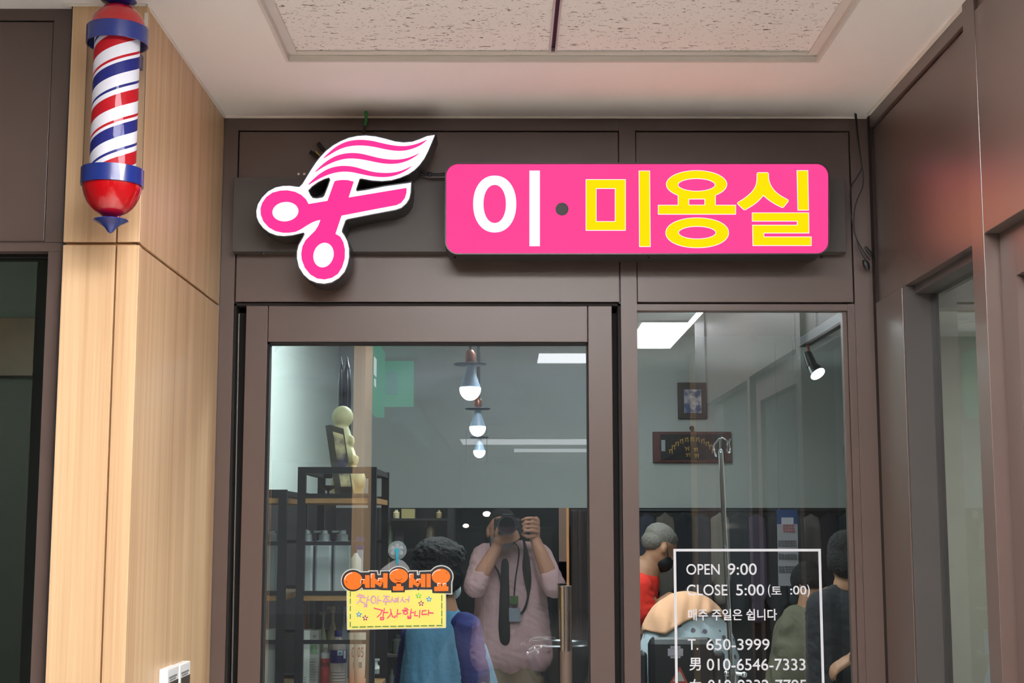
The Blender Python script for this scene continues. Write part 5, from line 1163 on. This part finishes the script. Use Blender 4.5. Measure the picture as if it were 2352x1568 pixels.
# ---------------------------------------------------------------- seated customer under dotted cape
Yk=7.15
def V3(px,py,dy=0): return P(px,py,Yk+dy)
k_=thing('person','seated customer bent forward under a peach towel and pale dotted cape','person',(V3(1580,1500).x,Yk,0))
b=B(); hk_=V3(1600,1400,.22); head(b,hk_,0,-55,.95); caps(b,V3(1590,1412,.1),V3(1578,1460,.03),.05,.07); caps(b,V3(1578,1460,.03),V3(1575,1620,.03),.09,.11)
for sx in (-1,1):
    s0=V3(1578+sx*55,1470,.03); e0=V3(1578+sx*78,1560,.08); h0=V3(1578+sx*40,1610,.3); caps(b,s0,e0,.045,.04); caps(b,e0,h0,.036,.026); hand(b,h0,(0,.9,-.1),(0,0,-1),sx,.3)
    kn=V3(1575+sx*45,1640,.42); caps(b,V3(1575+sx*35,1640),kn,.08,.06); caps(b,kn,(kn.x,kn.y,.12),.055,.04); caps(b,(kn.x,kn.y,.05),(kn.x,kn.y+.15,.04),.04,.035)
blob('body',b,skind,k_,vox=.009,sm=3)
hair(hk_,0,-55,hairb,k_,.95)
cm_,nt,N,L,bs=newmat('dotted_cape'); tc=N.new('ShaderNodeTexCoord'); vo=N.new('ShaderNodeTexVoronoi'); vo.inputs['Scale'].default_value=19; L.new(tc.outputs['Object'],vo.inputs['Vector']); cr=N.new('ShaderNodeValToRGB'); cr.color_ramp.interpolation='LINEAR'; cr.color_ramp.elements[0].position=.20; cr.color_ramp.elements[0].color=lin((96,88,100)); cr.color_ramp.elements[1].position=.27; cr.color_ramp.elements[1].color=lin((180,194,200)); L.new(vo.outputs['Distance'],cr.inputs[0]); L.new(cr.outputs[0],bs.inputs['Base Color']); bs.inputs['Roughness'].default_value=.8
b=B(); c_=V3(1580,1522,.03); ell(b,c_,(.250,.165,.285),n=32)
for dx in (-.13,-.05,.05,.13): caps(b,(c_.x+dx,Yk+.03,c_.z-.05),(c_.x+dx*1.35,Yk+.06,c_.z-.42),.11,.12)
blob('cape',b,cm_,k_,vox=.012,sm=4,wr=.010,wf=(9,9,3))
ctr=V3(1578,1503,.03); ra,rb,rc=.243,.178,.305
def brow(px):
    pts_=[(1470,1442),(1500,1450),(1522,1452),(1534,1444),(1560,1428),(1600,1410),(1640,1400),(1690,1430)]
    for (a0,b0),(a1,b1) in zip(pts_,pts_[1:]):
        if a0<=px<=a1: return b0+(b1-b0)*(px-a0)/(a1-a0)
b=B(); nu,nv=40,18; grid=[]
for iu in range(nu+1):
    px=1476+(1668-1476)*iu/nu; x=V3(px,1420).x; xx=max(-.985,min(.985,(x-ctr.x)/ra)); zs=rc*math.sqrt(1-xx*xx); zb_2=min(V3(px,brow(px)).z-ctr.z,zs*.93)
    col=[]
    for iv in range(-8,nv+1):
        if iv<0: z=zs*(1-(abs(iv)/8)**2*.25); sg_=1
        else: z=zs+(zb_2-zs)*(iv/nv)**1.6; sg_=-1
        yy_=rb*math.sqrt(max(0,1-xx*xx-(z/rc)**2)); wr=.012*math.sin(px*.085+z*16+math.sin(px*.03)*2)+.006*math.sin(px*.21-z*27)
        col.append(b.verts.new((x,ctr.y+sg_*(yy_)+sg_*wr,ctr.z+z)))
    grid.append(col)
for A_,B_ in zip(grid,grid[1:]):
    for q in range(len(A_)-1): b.faces.new((A_[q],B_[q],B_[q+1],A_[q+1])).smooth=True
to=obj('towel',b,M('peach_towel',(232,176,138),rough=.9,var=.08,bump=.5,bscale=30,bdist=.006),k_,label='peach towel over the shoulders')
md=to.modifiers.new('s','SOLIDIFY'); md.thickness=.012; md.offset=0
# ---------------------------------------------------------------- bent customer in an olive cape
Yo=8.2
def V4(px,py,dy=0): return P(px,py,Yo+dy)
o_=thing('person','dark haired customer bent forward under an olive cape','person',(V4(1830,1500).x,Yo,0))
b=B(); ho=V4(1860,1345,.05); head(b,ho,40,-50,.95); caps(b,V4(1856,1370),V4(1845,1420),.05,.05); caps(b,V4(1845,1450),V4(1840,1640),.06,.08)
for sx in (-1,1): kn=V4(1835+sx*35,1620,.4); caps(b,V4(1835+sx*30,1630),kn,.08,.06); caps(b,kn,(kn.x,kn.y,.12),.055,.04); caps(b,(kn.x,kn.y,.05),(kn.x,kn.y+.15,.04),.04,.035)
blob('body',b,skind,o_,vox=.01,sm=3); hair(ho,40,-50,hairb,o_,1.0,vol=1.08)
b=B(); c_=V4(1842,1500,.02); ell(b,c_,(.165,.15,.275),n=28); ell(b,V4(1815,1450,-.02),(.06,.08,.10))
for dx in (-.09,0,.09): caps(b,(c_.x+dx,Yo+.03,c_.z-.05),(c_.x+dx*1.5,Yo+.06,c_.z-.40),.09,.11)
blob('cape',b,cloth('olive_cape',(112,108,88)),o_,vox=.012,sm=5,wr=.014,wf=(8,8,3))
# ---------------------------------------------------------------- person in black at right edge
Yz=6.9
def V5(px,py,dy=0): return P(px,py,Yz+dy)
z_=thing('person','person in black with short dark hair at the right edge, wearing a wristwatch','person',(V5(1935,1450).x,Yz,0))
b=B(); hz=V5(1946,1288); head(b,hz,-15,-16,1.1); caps(b,hz+Vector((0,-.01,-.06)),V5(1942,1345),.052,.06); caps(b,V5(1942,1400),V5(1935,1600),.09,.09)
hw=V5(1958,1510,-.22); caps(b,V5(1995,1370),V5(2000,1480,-.1),.05,.042); caps(b,V5(2000,1480,-.1),hw,.038,.027); hand(b,hw,(-.75,.1,-.45),(-.2,.4,-.8),1,.75)
caps(b,V5(1905,1370,.05),V5(1895,1480,.12),.05,.042); caps(b,V5(1895,1480,.12),V5(1900,1560,.35),.038,.027); hand(b,V5(1900,1560,.35),(0,.8,-.3),(0,0,-1),-1,.4)
hp=V5(1940,1620)
for sx in (-1,1): caps(b,(hp.x+sx*.08,Yz,hp.z),(hp.x+sx*.09,Yz,.1),.085,.045); caps(b,(hp.x+sx*.09,Yz,.05),(hp.x+sx*.09,Yz+.15,.04),.042,.036)
blob('body',b,skind,z_,vox=.008,sm=3); hair(hz,-15,-16,hairb,z_,1.1,vol=1.06,low=.012)
blk=cloth('black_shirt',(34,36,42))
b=B()
for dx in (-.09,0,.09): p=V5(1942,1400); caps(b,(p.x+dx,Yz,p.z),(p.x+dx,Yz,V5(1940,1600).z),.10,.10)
caps(b,V5(1935,1362,.01),V5(1905,1388,.02),.066,.06); caps(b,V5(1952,1362,.01),V5(1995,1378),.066,.06); caps(b,V5(1905,1380,.04),V5(1895,1480,.12),.062,.055); caps(b,V5(1995,1378),V5(2000,1470,-.1),.062,.055)
blob('shirt',b,blk,z_,vox=.010,wr=.006)
b=B()
for sx in (-1,1): caps(b,(hp.x+sx*.08,Yz,hp.z+.05),(hp.x+sx*.09,Yz,.12),.11,.075)
blob('trousers',b,cloth('black_trousers',(30,30,34)),z_,vox=.014)
b=B(); d_=(V5(2000,1480,-.1)-hw).normalized(); tube(b,hw+d_*.01,hw+d_*.03,.032,.033,n=24); box(b,hw.x-.02,hw.x+.01,hw.y-.04,hw.y-.028,hw.z-.012,hw.z+.018); obj('wristwatch',b,black,z_)
# ================================================================ salon chairs
def chair(loc,lab,marks,yaw=0,s=1):
    x,y=loc; t=thing('salon_chair',lab,'salon chair',(x,y,0),'black salon chairs')
    lth=M('black_vinyl',(24,25,27),rough=.35,bump=.1,bscale=120)
    zt_=P(1560,1462,y).z
    b=B(); box(b,x-.165,x+.145,y-.06,y,zt_-.55,zt_); br=obj('backrest',b,lth,t,bevel=.03)
    for xa_,xb_ in ((-.205,-.166),(.146,.2)): b=B(); box(b,x+xa_,x+xb_,y-.02,y+.05,zt_-.6,zt_-.07); obj('back_shell',b,black,t,bevel=.015)
    b=B(); box(b,x-.22,x+.22,y,y+.5,.42,.54); obj('seat',b,lth,t,bevel=.03)
    for sx in (-1,1): b=B(); box(b,x+sx*.26-.025,x+sx*.26+.025,y,y+.42,.66,.70); box(b,x+sx*.26-.012,x+sx*.26+.012,y+.02,y+.06,.5,.67); box(b,x+sx*.22-.05,x+sx*.22+.05,y+.02,y+.06,.47,.5); obj('armrest',b,lth,t,bevel=.01)
    b=B(); tube(b,(x,y+.25,.04),(x,y+.25,.42),.04,n=24); obj('pedestal',b,chrome,t)
    b=B(); lathe(b,(x,y+.25,0),[(0,0),(.26,0),(.27,.015),(.1,.045),(.04,.05)],n=40); obj('base_plate',b,chrome,t)
    if marks:
        b=B(); pbox(b,1534,1489,1569,1506,y-.0622,y-.06); pbox(b,1540,1483,1563,1490,y-.0622,y-.06);pbox(b,1540,1505,1563,1511,y-.0622,y-.06); obj('sticker',b,M('label_grey',(164,158,166)),br)
        tri=[(1562,1530),(1580,1568),(1538,1568)]
        flat('warning_triangle',[pix(tri,y-.0618)],y-.0618,.001,M('warn_red',(170,60,50)),br)
        flat('warning_sign',[pix([(1561,1539),(1573,1564),(1545,1564)],y-.0622)],y-.0624,.001,M('warn_grey',(168,166,158)),br)
chair((X(1567,1500,6.85),6.85),'black salon chair with a warning triangle sticker on its back',True)
# black wash basin and trolley right of the door handle
t=thing('wash_basin','glossy black wash basin with a chrome spray arm behind the door handle','basin',(X(1280,1500,6.4),6.4,0))
p=P(1283,1478,6.4)
b=B(); lathe(b,(p.x,6.4,0),[(.03,p.z-.22),(.12,p.z-.16),(.16,p.z-.05),(.175,p.z),(.165,p.z+.006),(.15,p.z-.005),(.11,p.z-.12),(0,p.z-.16)],n=40); obj('bowl',b,blackgl,t)
b=B(); box(b,p.x-.10,p.x+.10,6.32,6.52,0,p.z-.2); obj('pedestal',b,blackgl,t,bevel=.02)
b=B(); path(b,[P(1210,1478,6.3),P(1225,1466,6.28),P(1250,1464,6.28),P(1275,1466,6.3)],.006); path(b,[P(1215,1492,6.25),P(1230,1483,6.25),P(1255,1482,6.25)],.004)
for q in ((1212,1500),(1228,1489),(1236,1498),(1243,1486)): ell(b,P(*q,6.25),(.008,.008,.008),n=12)
tube(b,P(1228,1489,6.25),P(1236,1498,6.25),.003); tube(b,P(1212,1500,6.25),P(1243,1486,6.25),.003); tube(b,P(1225,1490,6.25),Vector((p.x,6.3,p.z-.05)),.006)
obj('spray_arm',b,chrome,t)
# ================================================================ green shop signs down the corridor (mirrored in the door)
sg_g=M('sign_green',(10,140,100),rough=.4,emit=(10,140,100),es=2.2)
sgw=M('sign_plain_white',(220,230,225),emit=(220,230,225),es=2.5)
for i,(xa,xb,y0,y1,z0,z1,m_,lb) in enumerate(((-.80,-.752,-.42,-1.25,2.17,2.57,sg_g,'flat green fascia nearest the wood pier'),(-.80,-.60,-1.60,-1.66,2.27,2.56,sg_g,'green projecting sign, larger one'),(-.752,-.69,-1.40,-1.44,2.33,2.47,M('sign_teal',(60,150,140),emit=(60,150,140),es=1.2),'small teal projecting sign beside the larger green one'),(-.80,-.76,-2.3,-6.5,2.25,2.5,M('sign_grey_green',(70,96,96),emit=(70,96,96),es=.6),'long grey green fascia farther down the corridor'))):
    t=thing('shop_sign',lb+', behind the camera','sign',(xa,y0,z0))
    b=B(); box(b,xa,xb,y1,y0,z0,z1); o_=obj('box',b,m_,t)
    if i==0:
        b=B(); box(b,-.753,-.749,-.66,-.52,2.36,2.46); obj('white_mark',b,sgw,o_); b=B(); box(b,-.753,-.749,-.64,-.55,2.30,2.34); obj('white_mark',b,sgw,o_)
LP1=20; LS=34; ADDED_FLASH=160; EXPO=0; LNB=34; LGR=42
# ================================================================ lights
def panel(x0,x1,y0,y1,z,st,lab,col=(255,250,244),group='ceiling light panels'):
    t=thing('ceiling_light',lab,'ceiling light',((x0+x1)/2,(y0+y1)/2,z),group)
    b=B(); w=.012
    box(b,x0-w,x0,y0-w,y1+w,z-.012,z); box(b,x1,x1+w,y0-w,y1+w,z-.012,z); box(b,x0,x1,y0-w,y0,z-.012,z); box(b,x0,x1,y1,y1+w,z-.012,z); obj('frame',b,caulk,t)
    b=B(); box(b,x0,x1,y0,y1,z-.008,z-.002); obj('diffuser',b,emis('panel_glow',col,st),t)
CORR=(255,251,250)
SALON=(246,253,255)
panel(.72,1.0,-1.2,-.06,ZC,16,'long ceiling light panel above and behind the photographer, mirrored in the window',CORR)
panel(.2,.64,-2.02,-1.45,ZC,5,'short ceiling light panel in the corridor behind the photographer',CORR)
panel(-.6,1.2,-11.8,-10.5,ZC,1.7,'far ceiling strip light at the end of the corridor',CORR)
panel(.1,1.4,-13.8,-12.8,ZC,1.4,'last ceiling strip light at the end of the corridor',CORR)
panel(-.45,.75,.55,1.05,ZC,LP1,'wide unseen light panel added in front of the alcove',CORR)  # panel added out of view to light the alcove walls
for (px_,py_,r_,st_,lb_) in ((1118,1180,.030,30,'bright globe lamp hanging far down the corridor'),(1070,1207,.024,10,'dim warm globe lamp hanging far down the corridor')):
    p_=PM(px_,py_,-9); t_=thing('globe_lamp',lb_,'lamp',p_); b=B(); ell(b,p_,(r_*1.5,r_,r_)); obj('globe',b,emis('globe_glow',(255,240,215) if st_<20 else (255,252,240),st_),t_); b=B(); tube(b,(p_.x,p_.y,p_.z+r_),(p_.x,p_.y,ZC),.004); obj('cord',b,black,t_)
for (px_,py_,lb_) in ((1135,975,'nearer'),(1155,1033,'farther')):
    y_=2*(YD+.022)-PZp(px_,py_,ZC).y; downlight(Vector((PZp(px_,py_,ZC).x,y_,ZC)),.12,10,label='round corridor downlight mirrored beside the hanging bulbs, '+lb_+' one')
panel(.2,1.0,4.3,4.9,2.80,LS,'unseen light panel added inside the salon near the door',SALON,'added salon light panels')  # salon panels are added behind the header to brighten the interior
panel(-.6,.4,6.4,7.0,2.80,LS,'unseen light panel added inside the salon, middle',SALON,'added salon light panels')
panel(.8,1.8,7.6,8.2,2.80,LS,'unseen light panel added inside the salon, far right',SALON,'added salon light panels')
p=PZp(2243,743,2.66); downlight(p,.1,9,label='small round downlight seen through the narrow right window')
for p_,s in (((2.4,2.6,2.66),14),((3.6,6.9,2.66),14)): downlight(Vector(p_),.12,s,label='round downlight in the pale shop on the right, out of view',group='downlights in the shop on the right')

for k_,(a_,c_) in enumerate(((ox0+.005,xm-.009),(xm+.009,ox1-.005))):
    panel(a_+.014,c_-.014,oy0+.03,oy1-1.25,zt2+.006,LGR,'unseen square light panel added in the tile grid above the alcove, '+('left' if k_==0 else 'right')+' one',CORR,'added square panels in the tile grid')  # panels added in the hidden grid cells to brighten alcove and ceiling
for x_,y_ in ((1.6,1.7),(2.6,3.4),(3.0,6.4)): panel(x_,x_+.6,y_,y_+.6,2.66,LNB,'light panel added out of view in the pale shop behind the right window',SALON,'added light panels in the shop on the right')  # extra panels added to brighten the neighbouring room
# added spot at the camera, an assumed bounce flash tilted up to the ceiling
def light(name,kind,loc,en,col,size=.1,rot=None,**k):
    l=bpy.data.lights.new(name,kind); l.energy=en; l.color=lin(col)[:3]
    if kind=='AREA': l.size=size
    else: l.shadow_soft_size=size
    for a,v in k.items(): setattr(l,a,v)
    o=bpy.data.objects.new(name,l); COL.objects.link(o); o.location=loc
    if rot: o.rotation_euler=rot
    return o
light('added_flash','SPOT',(0.0,-.14,H+.10),ADDED_FLASH,(255,250,245),.03,(R(180-22),0,0),spot_size=R(110),spot_blend=.6)
light('dark_shop_lamp','POINT',(-2.4,4.6,2.2),60,(232,236,228),.15)
w=bpy.data.worlds.new('world'); S.world=w; w.use_nodes=True; w.node_tree.nodes['Background'].inputs[0].default_value=(.5,.48,.47,1); w.node_tree.nodes['Background'].inputs[1].default_value=.3
S.view_settings.view_transform='Standard'; S.view_settings.look='None'; S.view_settings.exposure=EXPO; S.view_settings.gamma=1
S.view_settings.use_curve_mapping=False
